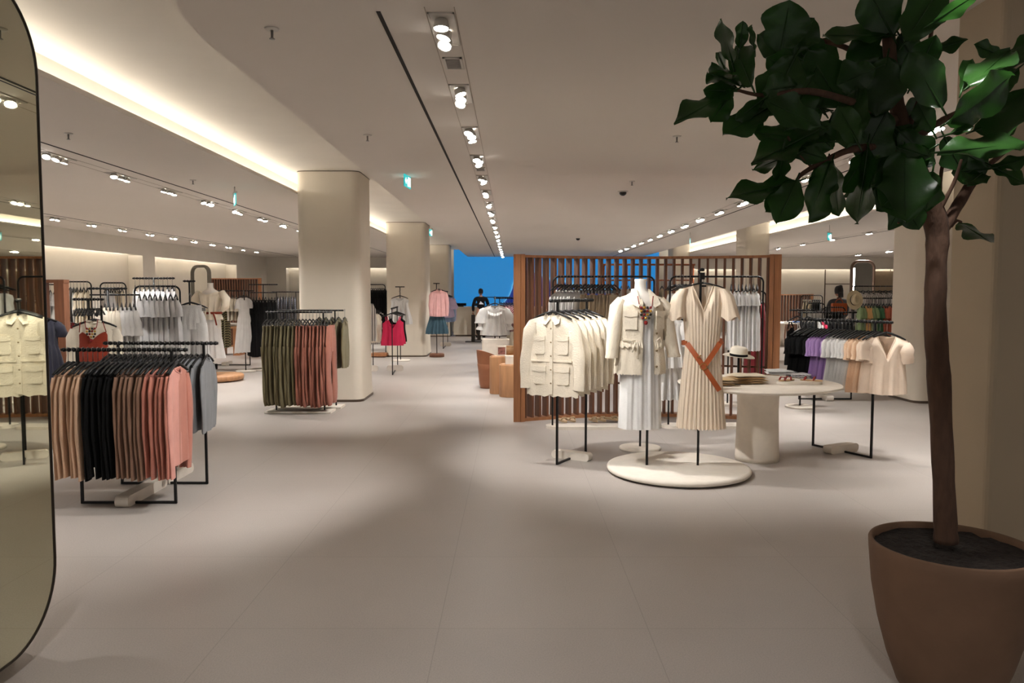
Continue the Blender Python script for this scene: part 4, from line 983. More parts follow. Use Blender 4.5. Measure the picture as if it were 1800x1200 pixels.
# ------------------------------------------------------------------ wooden slatted screens
def slat_screen(C, R, a0, a1, n, ztop, label, post=.12, depth=.16, m=M_wood, rails=(.42, .66), dirsign=1):
    """slats stand radially on an arc; C plan centre, angles from +y axis"""
    mid = (a0 + a1) / 2
    P = lambda a, r=R: Vector((C[0] + r * math.sin(a), C[1] + dirsign * r * math.cos(a), 0))
    o = P(mid); t = empty('slatted_wood_screen', o); tag(t, label, 'screen')
    def plate(r0, r1, aa, ab, z0, z1, k=14):
        pts = [P(aa + (ab - aa) * i / k, r1) - o for i in range(k + 1)] + [P(ab - (ab - aa) * i / k, r0) - o for i in range(k + 1)]
        return MB().prism([(p_.x, p_.y) for p_ in pts], z0, z1)
    link('top_rail', plate(R - depth / 2, R + depth / 2, a0, a1, ztop - .03, ztop), m, t)
    link('bottom_rail', plate(R - depth / 2, R + depth / 2, a0, a1, .0, .04), m, t)
    for z in rails: link('cross_rail', plate(R + depth / 2 - .0, R + depth / 2 + .012, a0, a1, z - .012, z + .012), M_wood2, t)
    for i in range(n):
        a = a0 + (a1 - a0) * (i + .5) / n; c = P(a) - o; er = (P(a, R + 1) - P(a)).normalized()
        link('slat', MB().obox((c.x, c.y, ztop / 2), er, (-er.y, er.x, 0), (0, 0, 1), depth / 2 - .006, .014, ztop / 2 - .031), M_wood2, t)
    for a in (a0, a1):
        c = P(a) - o; er = (P(a, R + 1) - P(a)).normalized(); g = 1 if a == a1 else -1
        link('end_post', MB().obox((c.x, c.y, ztop / 2 + .004), er, (-er.y, er.x, 0), (0, 0, 1), depth / 2 + .02, .028 if g < 0 else .028, ztop / 2 + .004), M_wood3 if False else m, t)
        link('end_panel', MB().obox((c.x + g * .03, c.y, ztop / 2 + .004), (1, 0, 0), (0, 1, 0), (0, 0, 1), .042, .02, ztop / 2 + .003).xf(Matrix.Translation((0, -.08, 0))), m, t)
    return t
slat_screen((1.70, 6.55), 3.42, -.49, .47, 31, 2.07, 'large curved wooden slatted screen behind the display outfits')
c = V(403, 489, 23)
slat_screen((c.x, 33), 10, -.09, .09, 24, c.z, 'wooden slatted screen far back beyond the headless mannequin', rails=(), dirsign=-1)
c = V(1395, 517, 25)
slat_screen((c.x, 35), 10, -.06, .055, 12, c.z, 'low wooden slatted screen seen past the end of the large screen', rails=(), dirsign=-1)
# open screen at the left edge beyond the mirror
a, b = V(78, 497, 9.6), V(109, 495, 9.6)
t = tag(empty('wooden_post_frame', ((a.x + b.x) / 2, 9.6, 0)), 'brown wooden frame with a broad post just past the tall mirror', 'screen')
for x0, x1 in ((73, 82), (100, 117)):
    u, w = V(x0, 520, 9.6).x - t.location.x, V(x1, 520, 9.6).x - t.location.x
    link('post', MB().box(u, w, -.06, .06, 0, a.z), M_wood2, t)
link('top_rail', MB().box(V(73, 500, 9.6).x - t.location.x, V(117, 500, 9.6).x - t.location.x, -.06, .06, a.z, a.z + .04), M_wood2, t)
t.location.z = 0

# ------------------------------------------------------------------ mirrors
def make_mirror_mat(name, c):
    m = bpy.data.materials.new(name); m.use_nodes = True; b = m.node_tree.nodes['Principled BSDF']
    b.inputs['Base Color'].default_value = (*c, 1); b.inputs['Metallic'].default_value = 1; b.inputs['Roughness'].default_value = .015; return m
M_mir = make_mirror_mat('mirror glass', (.72, .72, .57)); M_mir2 = make_mirror_mat('plain mirror glass', (.85, .85, .82))
t = tag(empty('tall_wall_mirror', (-2.075, 2.9, .08)), 'tall rounded mirror fixed to the nearest pillar', 'mirror')
P = rrect(-1.2, .505, 0, 2.79, .33, 14)
link('glass', MB().prism(P, 0, .008, 'x'), M_mir, t)
P3 = [(0.004, p_[0], p_[1]) for p_ in P]; link('frame', MB().tube(P3 + [P3[0]], .008, 6, ry=.010, up=(1, 0, 0), cap=False), mat('dark mirror edge', (52, 44, 36), rough=.4, metal=.6), t)
link('joint', MB().box(.0, .0095, -1.2, .505, 2.375, 2.379), M_black, t)
link('wall_bracket', MB().box(-.045, -.004, -.6, .3, .4, 2.4), M_black, t)
def standing_mirror(x0, x1, ytop, Y, zbot, label, led_=False, rot=0, fm=None):
    a, b = V(x0, ytop, Y), V(x1, ytop, Y); w = (b - a).length / 2
    t = empty('standing_mirror', ((a.x + b.x) / 2, Y, 0), rot); tag(t, label, 'mirror')
    P = rrect(-w, w, zbot, a.z, min(.16, w * .6), 8); Q = rrect(-w + .04, w - .04, zbot + .04, a.z - .04, min(.13, w * .5), 8)
    link('glass', MB().prism(Q, -.004, .004, 'y'), M_mir2, t)
    P3 = [(p_[0], 0, p_[1]) for p_ in P]; link('frame', MB().tube(P3 + [P3[0]], .03, 8, ry=.05, up=(0, 1, 0), cap=False), fm or mat('grey green frame', (120, 116, 104), rough=.5), t)
    if led_: link('light_strip', MB().box(-w + .045, -w + .065, -.03, -.01, zbot + 1.4, a.z - .16), emis('mirror light', (255, 246, 235), 10), t)
    link('foot', MB().box(-w * .8, w * .8, -.2, .2, 0, zbot + .02), M_black, t)
standing_mirror(331, 374, 468, 16, .1, 'tall arched standing mirror behind the white trousers', rot=-.5)
standing_mirror(600, 637, 479, 22.5, .1, 'tall rounded mirror partly hidden by the first pillar', rot=.1, fm=mat('steel', (150, 148, 145)))
standing_mirror(1496, 1538, 459, 18, .1, 'bronze framed mirror with a lit edge beyond the T-shirt rack', True, .15, mat('bronze frame', (112, 88, 72), rough=.4, metal=.3))

# ------------------------------------------------------------------ far right group
a, b = bar_at(1502, 503, 1556, 504, 16)
t_rack((a.x, 16), (b.x + .3, 16), a.z, .05, 'black rack of striped shirts below the lit mirror', plank=(.2, .1, .08), ridges=False)
row((a.x, 16), (b.x + .3, 16), a.z, [('tee', stripe, 'striped', 8)], 'the rack below the lit mirror', thick=1.2, yaw=.4, jit=.15)
a, b = bar_at(1510, 524, 1572, 524, 13.5)
t_rack((a.x, 13.5), (b.x, 13.5), a.z, .05, 'black rack of green, sand and coral shirts beside the right pillar', plank=(.2, .1, .08), ridges=False)
row((a.x, 13.5), (b.x + .1, 13.5), a.z, [('longdress', sage, 'sage', 2), ('longdress', yellow, 'sand yellow', 2), ('longdress', sage, 'pale green', 2), ('longdress', mint, 'green', 2), ('longdress', coral, 'coral', 6)], 'the colourful rack beside the pillar', thick=1.2, yaw=-.3, s=.95)
a, b = bar_at(1408, 549, 1500, 552, 11.5)
t_rack((a.x, 11.5), (b.x, 11.5), a.z, .05, 'black rack of dark tops behind the T-shirt rack', plank=(.2, .1, .08), ridges=False)
row((a.x, 11.5), (b.x, 11.5), a.z, [('tee', blackf, 'black', 4), ('tee', white, 'white', 2), ('tee', pinkc, 'raspberry', 1), ('turtle', blackf, 'long-sleeved black', 9)], 'the rack behind the T-shirts', thick=1.2, yaw=-.2)
m = V(1402, 545, 10.8); garment('cami', blackf, (m.x, 10.8, m.z), .5, 'black camisole hanging at the corner of the dark tops rack', 0, 0, 1.3, thick=1.3); hanger((m.x, 10.8, m.z + .012), .5, 'black hanger holding the corner black camisole')
m = V(1420, 546, 10.5); garment('cami', white, (m.x, 10.5, m.z), .1, 'white camisole beside the black camisole behind the T-shirt rack', 0, 0, 1.25); hanger((m.x, 10.5, m.z + .012), .1, 'black hanger holding the white camisole')
pole_stand((V(1410, 550, 10.7).x, 10.7), V(1410, 545, 10.7).z, 'black T-shaped stand of the two camisoles behind the T-shirt rack', .2, .03, .35)
for (x0, x1, y, Y, lab, specs) in [
    (1418, 1450, 533, 15, 'black rack of white shirts beyond the camisoles', [('tee', white, 'white', 6)]),
    (1408, 1446, 519, 18, 'black rack of pale shirts beside the far shopper', [('shirt', cream, 'cream', 4), ('shirt', blackf, 'black', 4)]),
    (1446, 1486, 540, 14, 'black rack of dark shirts in front of the far shopper', [('shirt', blackf, 'black', 8)])]:
    a, b = bar_at(x0, y, x1, y, Y); loop_rack((a.x, Y), (b.x, Y), a.z, lab)
    row((a.x + .05, Y), (b.x - .04, Y), a.z, specs, 'the rack ' + lab.split('shirts ')[1], thick=1.2, yaw=-.4)
p = F(1402, 609)
t = tag(empty('display_table', (V(1380, 570, p.y).x - .1, p.y + .3, 0)), 'white pedestal table far past the large wooden screen', 'table')
zt_ = V(1380, 566, p.y + .3).z
link('tabletop', MB().lathe([(.001, zt_ - .04), (.6, zt_ - .04), (.64, zt_ - .02), (.62, zt_), (.001, zt_)], n=40), M_table, t); link('pedestal', MB().lathe([(.2, 0), (.17, .3), (.2, zt_ - .04)], n=32), M_table, t)
folded(1386, 567, .13, .12, 2, white, 'folded white garment on the far pedestal table', z=zt_); folded(1398, 567, .12, .12, 2, fab('blue fold', (90, 130, 190)), 'folded blue garment on the far pedestal table', z=zt_)
# straw hat hanging, tan bag
c = V(1502, 527, 12.8)
h_ = fedora((c.x, 12.8, c.z), 0, 'pale straw hat with dark band hanging below the lit mirror', mat('natural straw', (206, 192, 160), rough=.8, bump=.4), blackf, .95, (1.35, .2))
link_st = pole_stand((c.x + .03, 12.95), c.z + .02, 'thin pole stand of the hanging straw hat', .15)
c = V(1475, 531, 16.2)
t = tag(empty('tan_tote_bag', (c.x, 16.2, c.z - .26)), 'tan leather tote bag hanging in front of the far shopper', 'bag')
link('bag_body', MB().prism(rrect(-.15, .15, 0, .24, .02), -.05, .05, 'y'), orange, t); link('handle', MB().tube([(x, 0, z) for x, z in arc(0, .24, .08, 0, PI, 10)], .008, 6, up=(0, 1, 0)), orange, t)
t = pole_stand((c.x, 16.26), c.z + .1, 'black pole stand of the tan tote bag', .15)
# dark red clothes glimpsed behind the right end of the large screen
a = V(1344, 512, 10.9)
loop_rack((a.x - .5, 10.9), (a.x + .02, 10.9), a.z, 'black looped rack of red clothes behind the large screen')
row((a.x - .22, 10.9), (a.x + .0, 10.9), a.z, [('longdress', dred, 'dark red', 4)], 'the rack of red clothes', thick=1.2, yaw=-.4)
# rack and rail seen through the slats
t = tag(empty('copper_rail', (V(1140, 465, 12.4).x, 12.4, 0)), 'copper pipe display rail glimpsed through the large slatted screen', 'display rail')
zc = V(1140, 465, 12.4).z; cop = mat('copper', (160, 96, 66), rough=.3, metal=.9)
link('rail', MB().tube([(-.75, 0, zc), (.75, 0, zc)], .016, 8, up=(0, 0, 1)), cop, t)
for g in (-1, 1): link('upright', MB().tube([(g * .72, 0, 0), (g * .72, 0, zc)], .016, 8), cop, t)
link('upright', MB().tube([(-.35, 0, 0), (-.35, 0, zc)], .016, 8), cop, t)
row((t.location.x - .7, 12.4), (t.location.x + .6, 12.4), zc - .25, [('blouse', white, 'white', 4), ('tee', char, 'charcoal', 4), ('blouse', cream, 'cream', 4)], 'the copper rail', thick=1.2)
link('lower_rail', MB().tube([(-.73, 0, zc - .25), (.73, 0, zc - .25)], .012, 8, up=(0, 0, 1)), cop, t)

# ------------------------------------------------------------------ second mannequin (left)
mc = V(371, 545, 14)
zsh = V(371, 513, 14).z
bt_ = bust((mc.x, 14, .12), zsh - .12 - .06, -.2, 'headless mannequin in a cream blouse and white skirt by the wood table')
midi('white_long_skirt', white, (mc.x, 14), -.1, zsh - .42, .42, .16, .18, .25, .14, 'long white skirt on the headless mannequin by the wood table', A=.012, k=5, nu=30)
o = midi('cream_draped_blouse', ivory, (mc.x, 14), -.1, zsh + .02, zsh - .50, .22, .16, .22, .16, 'cream draped blouse on the headless mannequin by the wood table', A=.02, k=4, nu=30)
for g in (-1, 1): link('sleeve', MB().tube([(g * .2, 0, -.02), (g * .29, 0, -.15), (g * .30, -.05, -.28), (g * .24, -.1, -.36)], [.06, .075, .07, .045], 14, ry=[.08, .09, .08, .05], up=(0, 1, 0)), ivory, o)
t = tag(empty('waist_belt', (mc.x, 14, zsh - .40), -.1), 'rust brown belt round the waist of the cream blouse mannequin', 'belt')
link('strap', MB().lathe([(.195, 0), (.2, .005), (.2, .035), (.195, .04)], n=32, sy=.8, cap=False), rust, t)
link('loose_end', MB().tube([(.12, -.16, .02), (.16, -.17, -.08), (.18, -.16, -.2)], .012, 4, ry=.005, sq=True), rust, t)
t = tag(empty('round_wood_platform', (mc.x + .1, 14, 0)), 'round wooden platform under the cream blouse mannequin', 'platform')
link('slab', MB().lathe([(.001, .02), (.43, .02), (.45, .05), (.45, .10), (.43, .12), (.001, .12)], n=48), M_wood3, t); link('recessed_foot', MB().lathe([(.001, 0), (.36, 0), (.36, .021), (.001, .021)], n=32), M_wood2, t)
# wood table by the mannequin
p = F(413, 625); zt_ = V(405, 574, p.y).z
t = tag(empty('wood_table', (V(402, 600, p.y).x, p.y + .3, 0)), 'wooden table with a pale top beside the headless mannequin on the wooden platform', 'table')
link('tabletop', MB().prism(rrect(-.45, .38, -.3, .3, .05), zt_ - .05, zt_), M_wood3, t)
for x_ in (-.33, .17): link('panel_leg', MB().box(x_ - .08, x_ + .08, -.25, .25, 0, zt_ - .05), M_wood, t)
folded(405, 573, .25, .18, 2, white, 'folded white garment on the wood table by the mannequin', z=zt_, h=.04)

# ------------------------------------------------------------------ cash desk, screen, people
t = tag(empty('cash_desk', (0.3, 28.4, 0)), 'long cream cash desk below the big blue screen', 'counter')
link('front_body', MB().box(-2.46, 3.6, 0, .8, .06, 1.05), M_pill, t); link('worktop', MB().prism(rrect(-2.48, 3.65, -.04, .84, .03), 1.05, 1.10), M_wall, t); link('recessed_foot', MB().box(-2.4, 3.55, .05, .75, 0, .06), M_plinth, t)
for i, x_ in enumerate((-1.6, -.9)):
    q_ = tag(empty('till_screen', (x_ - .3, 28.6, 1.10)), ['low black till screen at the pillar end of the cash desk', 'low black till screen near the employee on the cash desk'][i], 'till')
    link('display', MB().box(-.2, .2, -.02, .02, .03, .13), M_black, q_); link('stand', MB().box(-.1, .1, -.08, .08, 0, .035), M_black, q_)
def screen_mat():
    m = bpy.data.materials.new('blue screen picture'); m.use_nodes = True; nt = m.node_tree; N = nt.nodes; L = nt.links; b = N['Principled BSDF']
    b.inputs['Base Color'].default_value = (0, 0, 0, 1); b.inputs['Roughness'].default_value = .3
    tc = N.new('ShaderNodeTexCoord'); sx = N.new('ShaderNodeSeparateXYZ'); L.new(tc.outputs['Object'], sx.inputs[0])
    no = N.new('ShaderNodeTexNoise'); no.inputs['Scale'].default_value = .9; no.inputs['Detail'].default_value = 6; L.new(tc.outputs['Object'], no.inputs['Vector'])
    # mountain edge rising with x: d = z - (ridge(x)) + noise
    def mth(op, a, b_=None, c_=None):
        n_ = N.new('ShaderNodeMath'); n_.operation = op
        for i, v in enumerate((a, b_, c_)):
            if v is None: continue
            if isinstance(v, (int, float)): n_.inputs[i].default_value = v
            else: L.new(v, n_.inputs[i])
        return n_.outputs[0]
    ridge = mth('MULTIPLY_ADD', sx.outputs[0], 2.2, 1.9)
    ridge = mth('MINIMUM', ridge, mth('MULTIPLY_ADD', sx.outputs[0], -.25, 2.6))
    ridge = mth('ADD', ridge, mth('MULTIPLY', mth('SUBTRACT', no.outputs[0], .5), 1.1))
    d_ = mth('SUBTRACT', sx.outputs[2], ridge)
    r1 = N.new('ShaderNodeValToRGB'); L.new(mth('MULTIPLY_ADD', d_, .5, .5), r1.inputs[0])
    e = r1.color_ramp.elements; e[0].position = .36; e[0].color = (*lin((22, 42, 110)), 1); e[1].position = .62; e[1].color = (*lin((38, 128, 194)), 1)
    for pos, col in ((.47, (30, 62, 140)), (.50, (120, 190, 225)), (.54, (52, 146, 212))):
        q_ = e.new(pos); q_.color = (*lin(col), 1)
    L.new(r1.outputs[0], b.inputs['Emission Color']); b.inputs['Emission Strength'].default_value = .40
    return m
t = tag(empty('video_wall', (0, 31.0, 0)), 'huge glowing blue video wall above the cash desk', 'screen')
sx0 = V(798, 500, 31).x; link('display', MB().box(sx0, 5.9, -.03, 0, 1.0, 3.34), screen_mat(), t); link('cabinet', MB().box(sx0, 5.9, 0, .25, 1.0, 3.34), M_black, t)
def skin(name, verts, edges, radii, m, root=0, parent=None, sub=2):
    me = bpy.data.meshes.new(name); me.from_pydata(verts, edges, []); o = bpy.data.objects.new(name, me); COL.objects.link(o)
    o.modifiers.new('s', 'SKIN'); sv = me.skin_vertices[0].data
    for i, r in enumerate(radii): sv[i].radius = r if isinstance(r, tuple) else (r, r); sv[i].use_root = (i == root)
    o.modifiers['s'].use_smooth_shade = True
    u = o.modifiers.new('u', 'SUBSURF'); u.levels = sub; u.render_levels = sub
    me.materials.append(m)
    if parent: o.parent = parent
    return o
SKIN = mat('skin', (176, 128, 104), rough=.6); HAIR = mat('dark hair', (26, 20, 18), rough=.6)
def person(loc, rot, label, top_m, leg_m, lean=0, arms=None, bun=False, h=1.0):
    t = empty('person', loc, rot); t.scale = (h,) * 3; tag(t, label, 'person')
    ly = -lean  # leaning forward (towards local -y)
    neck = (0, ly * .9, 1.46); chest = (0, ly * .6, 1.28); pel = (0, 0, .95)
    A1 = arms or [((-.2, ly * .8 - .02, 1.40), (-.27, ly - .05, 1.14), (-.22, ly - .25, .98)), ((.2, ly * .8 - .02, 1.40), (.27, ly - .05, 1.14), (.22, ly - .25, .98))]
    v = [pel, (0, ly * .3, 1.12), chest, (0, ly * .8, 1.40), neck, (0, ly + -.01, 1.53)]
    e = [(0, 1), (1, 2), (2, 3), (3, 4), (4, 5)]; r = [(.15, .12), (.14, .105), (.165, .115), (.12, .09), .055, .05]
    for a_ in A1:
        i = len(v); v += list(a_); e += [(3, i), (i, i + 1), (i + 1, i + 2)]; r += [.06, .046, .034]
    for g in (-1, 1):
        i = len(v); v += [(g * .10, 0, .86), (g * .11, -.01, .50), (g * .115, .02, .08), (g * .12, -.14, .035)]; e += [(0, i), (i, i + 1), (i + 1, i + 2), (i + 2, i + 3)]; r += [.09, .062, .042, .032]
    skin('body', v, e, r, SKIN, 0, t)
    # clothing: shirt and trousers a little larger than the body
    vs, es, rs = v[:5], e[:4], [(.165, .14), (.15, .12), (.18, .13), (.135, .105), .062]
    for a_ in A1:
        i = len(vs); end = tuple(a_[1][k_] + (a_[2][k_] - a_[1][k_]) * .85 for k_ in range(3)); vs = vs + [a_[0], a_[1], end]; es = es + [(3, i), (i, i + 1), (i + 1, i + 2)]; rs = rs + [.074, .06, .048]
    skin('jacket', vs, es, rs, top_m, 0, t)
    vs = [pel, (0, 0, .90)]; es = [(0, 1)]; rs = [(.165, .135), (.16, .13)]
    for g in (-1, 1):
        i = len(vs); vs += [(g * .10, 0, .82), (g * .11, -.01, .50), (g * .115, .02, .10)]; es += [(1, i), (i, i + 1), (i + 1, i + 2)]; rs += [.105, .078, .062]
    skin('trousers', vs, es, rs, leg_m, 0, t)
    for g in (-1, 1): link('shoe', MB().lathe([(.001, 0), (.05, 0), (.055, .03), (.045, .07), (.02, .085), (.001, .086)], n=16, sy=2.2).xf(Matrix.Translation((g * .12, -.06, 0))), blackf, t)
    hc = Vector((0, ly - .03, 1.645)); b = MB(); n_ = 20
    prof = [(0.001, -.115), (.035, -.11), (.055, -.085), (.066, -.045), (.074, 0), (.075, .04), (.066, .08), (.045, .105), (.001, .118)]
    b.lathe(prof, hc, n_, 1, 1.22, False)
    b.tube([hc + Vector((0, -.088, .01)), hc + Vector((0, -.105, -.02)), hc + Vector((0, -.09, -.03))], [.008, .014, .010], 8)
    for g in (-1, 1): b.lathe([(.001, -.03), (.012, -.02), (.016, 0), (.012, .022), (.001, .03)], hc + Vector((g * .076, .01, -.01)), 8, .5, 1.2, False)
    link('head', b, SKIN, t)
    f = MB()
    for g in (-1, 1): f.lathe([(.001, -.006), (.010, 0), (.001, .006)], hc + Vector((g * .03, -.086, .005)), 8, 1, .5, False)
    f.tube([hc + Vector((-.022, -.084, -.055)), hc + Vector((0, -.09, -.057)), hc + Vector((.022, -.084, -.055))], .005, 6); link('facial_features', f, mat('dark brown', (60, 34, 28)), t)
    hb = MB().lathe([(.078, -.06), (.086, -.02), (.087, .03), (.078, .08), (.052, .115), (.001, .130)], hc + Vector((0, .018, 0)), n_, 1, 1.15, False)
    if bun: hb.lathe([(.001, -.04), (.035, -.03), (.045, 0), (.035, .03), (.001, .04)], hc + Vector((0, .07, .10)), 12, 1, 1, False); hb.tube([hc + Vector((0, .07, .02)), hc + Vector((0, .09, -.14))], [.075, .06], 12, ry=.035)
    link('hair', hb, HAIR, t)
    for a_ in A1:
        w, el = Vector(a_[2]), Vector(a_[1]); dd = (w - el).normalized(); hnd = empty('hand', w); hnd.parent = t
        hv = [(0, 0, 0), tuple(dd * .05)]; he = [(0, 1)]; hr = [.028, .032]
        sd = Vector((1, 0, 0)) if abs(dd.x) < .8 else Vector((0, 1, 0))
        for k_ in range(4):
            i = len(hv); o_ = sd * (k_ - 1.5) * .018; l_ = (.07, .082, .078, .06)[k_]
            hv += [tuple(dd * .085 + o_), tuple(dd * (.085 + l_ * .5) + o_ + Vector((0, 0, -.008))), tuple(dd * (.085 + l_ * .85) + o_ + Vector((0, 0, -.03)))]; he += [(1, i), (i, i + 1), (i + 1, i + 2)]; hr += [.0095, .009, .0075]
        i = len(hv); hv += [tuple(dd * .03 + sd * .04), tuple(dd * .07 + sd * .055)]; he += [(0, i), (i, i + 1)]; hr += [.011, .009]
        q_ = skin('palm_and_fingers', hv, he, hr, SKIN, 0, hnd, 1)
    return t
pp = V(845, 560, 27.6)
per = person((pp.x, 27.75, 0), .25, 'person in black jacket with pale triangle emblem on the back, leaning at the cash desk', blackf, blackf, lean=-.0, arms=[((-.2, -.02, 1.40), (-.29, -.06, 1.14), (-.24, -.28, 1.10)), ((.2, .0, 1.40), (.28, -.02, 1.14), (.26, -.1, .90))])
lg = MB().prism([(-.09, 1.20), (.09, 1.20), (.03, 1.31), (-.01, 1.27)], .135, .145, 'y'); link('back_emblem', lg, mat('pale print', (200, 200, 205)), per)
per.rotation_euler = (0, 0, PI + .2)
pp = V(1475, 520, 17.3)
person((pp.x, 17.3, 0), PI + .3, 'shopper with dark hair in a bun and dark jacket among the far racks', char, blackf, bun=True, h=1.0)
# queue posts
for i, px in enumerate((834, 844)):
    p = F(px - 2, 601 - 3 * i); z_ = V(px, 553, p.y).z
    t = tag(empty('queue_post', (p.x, p.y, 0)), ['dark square barrier post before the cash desk, closer to the aisle', 'dark square barrier post before the cash desk, beside the person'][i], 'post')
    link('post_body', MB().box(-.06, .06, -.06, .06, .03, z_), mat('dark bronze', (62, 56, 50), rough=.5), t); link('foot_plate', MB().box(-.26, .26, -.1, .1, 0, .03), mat('dark bronze', (62, 56, 50)), t)

# ------------------------------------------------------------------ ceiling: spots, vents, signs, cameras, sprinklers
lx = lambda a, b: rnd.uniform(a, b)
EN = 130
T_c = {0: [(-2.85, 5.6, .5), (1.2, 6.6, .9)], 1: [(-2.4, 6.3, .3), (1.6, 6.9, .8), (-5.0, 7.8, 1.1, 32)], 2: [(.55, 7.4, .8), (2.6, 7.6, .4)], 3: [(-2.4, 10.2, .3), (1.2, 9.2, .8), (-5.0, 9.6, 1.1, 32)], 4: [(-2.9, 10.4, .6), (.2, 10.8, 0)],
       5: [(-.7, 12.2, 0), (2.4, 9.4, .8)], 6: [(-.9, 13.6, 0), (-5.4, 14, 1.0, 32)], 7: [(-1.6, 14.8, .6), (.0, 12.6, .2)], 8: [(.3, 14.8, .8)], 9: [(-1.4, 16.8, 0)], 10: [(-1.6, 18.6, .6)], 11: [(.2, 19, 0)], 12: [(-1.6, 20.5, .8)], 14: [(-.7, 23, .0)], 16: [(-1, 27, .6)], 18: [(1, 29, .5)]}
for k in range(20):
    fixture(-.37, 4.33 + 1.37 * k, 3, 'the row above the main aisle', T_c.get(k, []), EN * .7, 66)
for k in range(17):
    y = 4.2 + 1.35 * k
    fixture(-4.83, y, 3, 'the row above the white clothes', [(lx(-6.0, -3.6), y + lx(-.3, .6), .5)], EN * .7, 84)
for k in range(13):
    y = 11.0 + 1.3 * k
    fixture(-8.8, y, 2, 'the row along the wall past the mirror', [(lx(-9.3, -7.5), y + .3, .8)] if k % 2 == 0 else [], EN * 1.1, 90)
for k in range(17):
    y = 4.1 + 1.37 * k
    fixture(3.67, y, 3, 'the row above the wooden screen', [(lx(2.4, 5.0), y + lx(-.2, .5), .3)] if k else [], EN * .7, 80)
for k in range(7):
    y = 14.2 + 2.1 * k
    fixture(8.5, y, 2, 'the row beyond the pillar side of the tree', [(lx(7.4, 9.6), y, .6)], EN * 1.2, 90)
for k in range(3):
    y = 24 + 2.4 * k
    fixture(12.9, y, 3, 'the farthest row at the panelled wall', [(12, y, .8)], EN * 1.6, 90)
def vent(x, y, lab):
    t = tag(empty('ceiling_vent', (x, y, ZC)), lab, 'ceiling vent')
    f = MB().box(-.06, .06, -.12, -.105, -.008, 0).box(-.06, .06, .105, .12, -.008, 0).box(-.06, -.045, -.12, .12, -.008, 0).box(.045, .06, -.12, .12, -.008, 0)
    link('frame', f, M_fix, t); g = MB()
    for i in range(12): g.box(-.045, .045, -.1 + i * .017, -.1 + i * .017 + .008, -.006, 0)
    link('grille', g, mat('vent grey', (160, 155, 150)), t)
vent(-.37, 4.95, 'small ceiling vent just past the nearest spotlight above the aisle'); vent(-.37, 9.1, 'small ceiling vent farther along the aisle spotlight row')
M_exit = emis('exit sign cyan', (20, 140, 140), .7); M_exitw = emis('exit sign white', (235, 255, 250), .9)
def exit_sign(px, py, Y, lab, rot=0, w=.30):
    p = V(px, py, Y)
    t = tag(empty('exit_sign', (p.x, Y, p.z), rot), lab, 'exit sign')
    link('panel', MB().box(-w / 2, w / 2, -.006, .006, -.075, .075), M_exit, t)
    link('housing', MB().box(-w / 2, w / 2, -.02, .02, .075, .10), M_fix, t)
    link('rod', MB().tube([(0, 0, .1), (0, 0, ZC - p.z)], .006, 6), M_fix, t)
    for sd in (-1, 1):
        y0, y1 = (sd * .007, sd * .009) if sd > 0 else (-.009, -.007)
        b = MB().box(.05, .125, y0, y1, -.055, .055); link('door_symbol', b, M_exitw, t)
        a_ = MB().prism([(-.13, 0), (-.085, .04), (-.085, .014), (-.04, .014), (-.04, -.014), (-.085, -.014), (-.085, -.04)], y0, y1, 'y'); link('arrow', a_, M_exitw, t)
        r_ = MB(); r_.obox((.01, (y0 + y1) / 2, 0), (1, 0, .5), (0, 1, 0), (-.5, 0, 1), .012, .001, .035); r_.obox((.022, (y0 + y1) / 2, .045), (1, 0, 0), (0, 1, 0), (0, 0, 1), .011, .001, .011)
        r_.obox((-.008, (y0 + y1) / 2, -.04), (1, 0, .9), (0, 1, 0), (-.9, 0, 1), .008, .001, .028); r_.obox((.03, (y0 + y1) / 2, -.035), (1, 0, -.9), (0, 1, 0), (.9, 0, 1), .008, .001, .026)
        link('running_figure', r_, M_exitw, t)
exit_sign(413, 351, 10.6, 'small cyan exit sign hanging above the white clothes', -1.15)
exit_sign(716, 319, 9.6, 'cyan exit sign seen edge-on above the main aisle', 1.45)
exit_sign(757, 409, 17.6, 'small distant exit sign seen edge-on above the aisle', 1.45, .26)
exit_sign(1458, 416, 16.5, 'small cyan exit sign hanging beyond the potted tree', .95)
exit_sign(1213, 425, 18.5, 'faint distant exit sign above the wooden screen', 1.35, .26)
def sprinkler(px, py, lab):
    p = F(px, py, ZC)
    t = tag(empty('ceiling_sprinkler', (p.x, p.y, ZC)), lab, 'sprinkler')
    link('escutcheon', MB().lathe([(.001, -.001), (.04, -.001), (.035, -.008), (.012, -.010), (.001, -.010)], n=20), M_fix, t)
    link('head', MB().lathe([(.001, -.008), (.008, -.01), (.007, -.05), (.016, -.055), (.016, -.058), (.001, -.058)], n=12), M_chrome, t)
sprinkler(478, 50, 'sprinkler nearest the entrance on the central ceiling'); sprinkler(646, 237, 'sprinkler beside the long slot on the central ceiling'); sprinkler(120, 234, 'sprinkler in the side ceiling nearest the mirror')
sprinkler(339, 316, 'sprinkler in the side ceiling before the exit sign'); sprinkler(1190, 239, 'sprinkler left of the hanging tree leaves'); sprinkler(1111, 318, 'sprinkler beside the nearer dome camera')
def dome(px, py, lab):
    p = F(px, py, ZC)
    t = tag(empty('ceiling_dome_camera', (p.x, p.y, ZC)), lab, 'camera')
    link('collar', MB().lathe([(.001, -.001), (.075, -.001), (.07, -.012), (.055, -.015), (.001, -.015)], n=24), M_fix, t)
    link('dome', MB().lathe([(.052, -.014), (.05, -.035), (.036, -.055), (.018, -.064), (.001, -.066)], n=24, cap=False), mat('dark dome', (22, 20, 20), rough=.15), t)
dome(1095, 336, 'black dome camera in the ceiling nearer the entrance'); dome(1016, 418, 'black dome camera in the ceiling above the wooden screen')

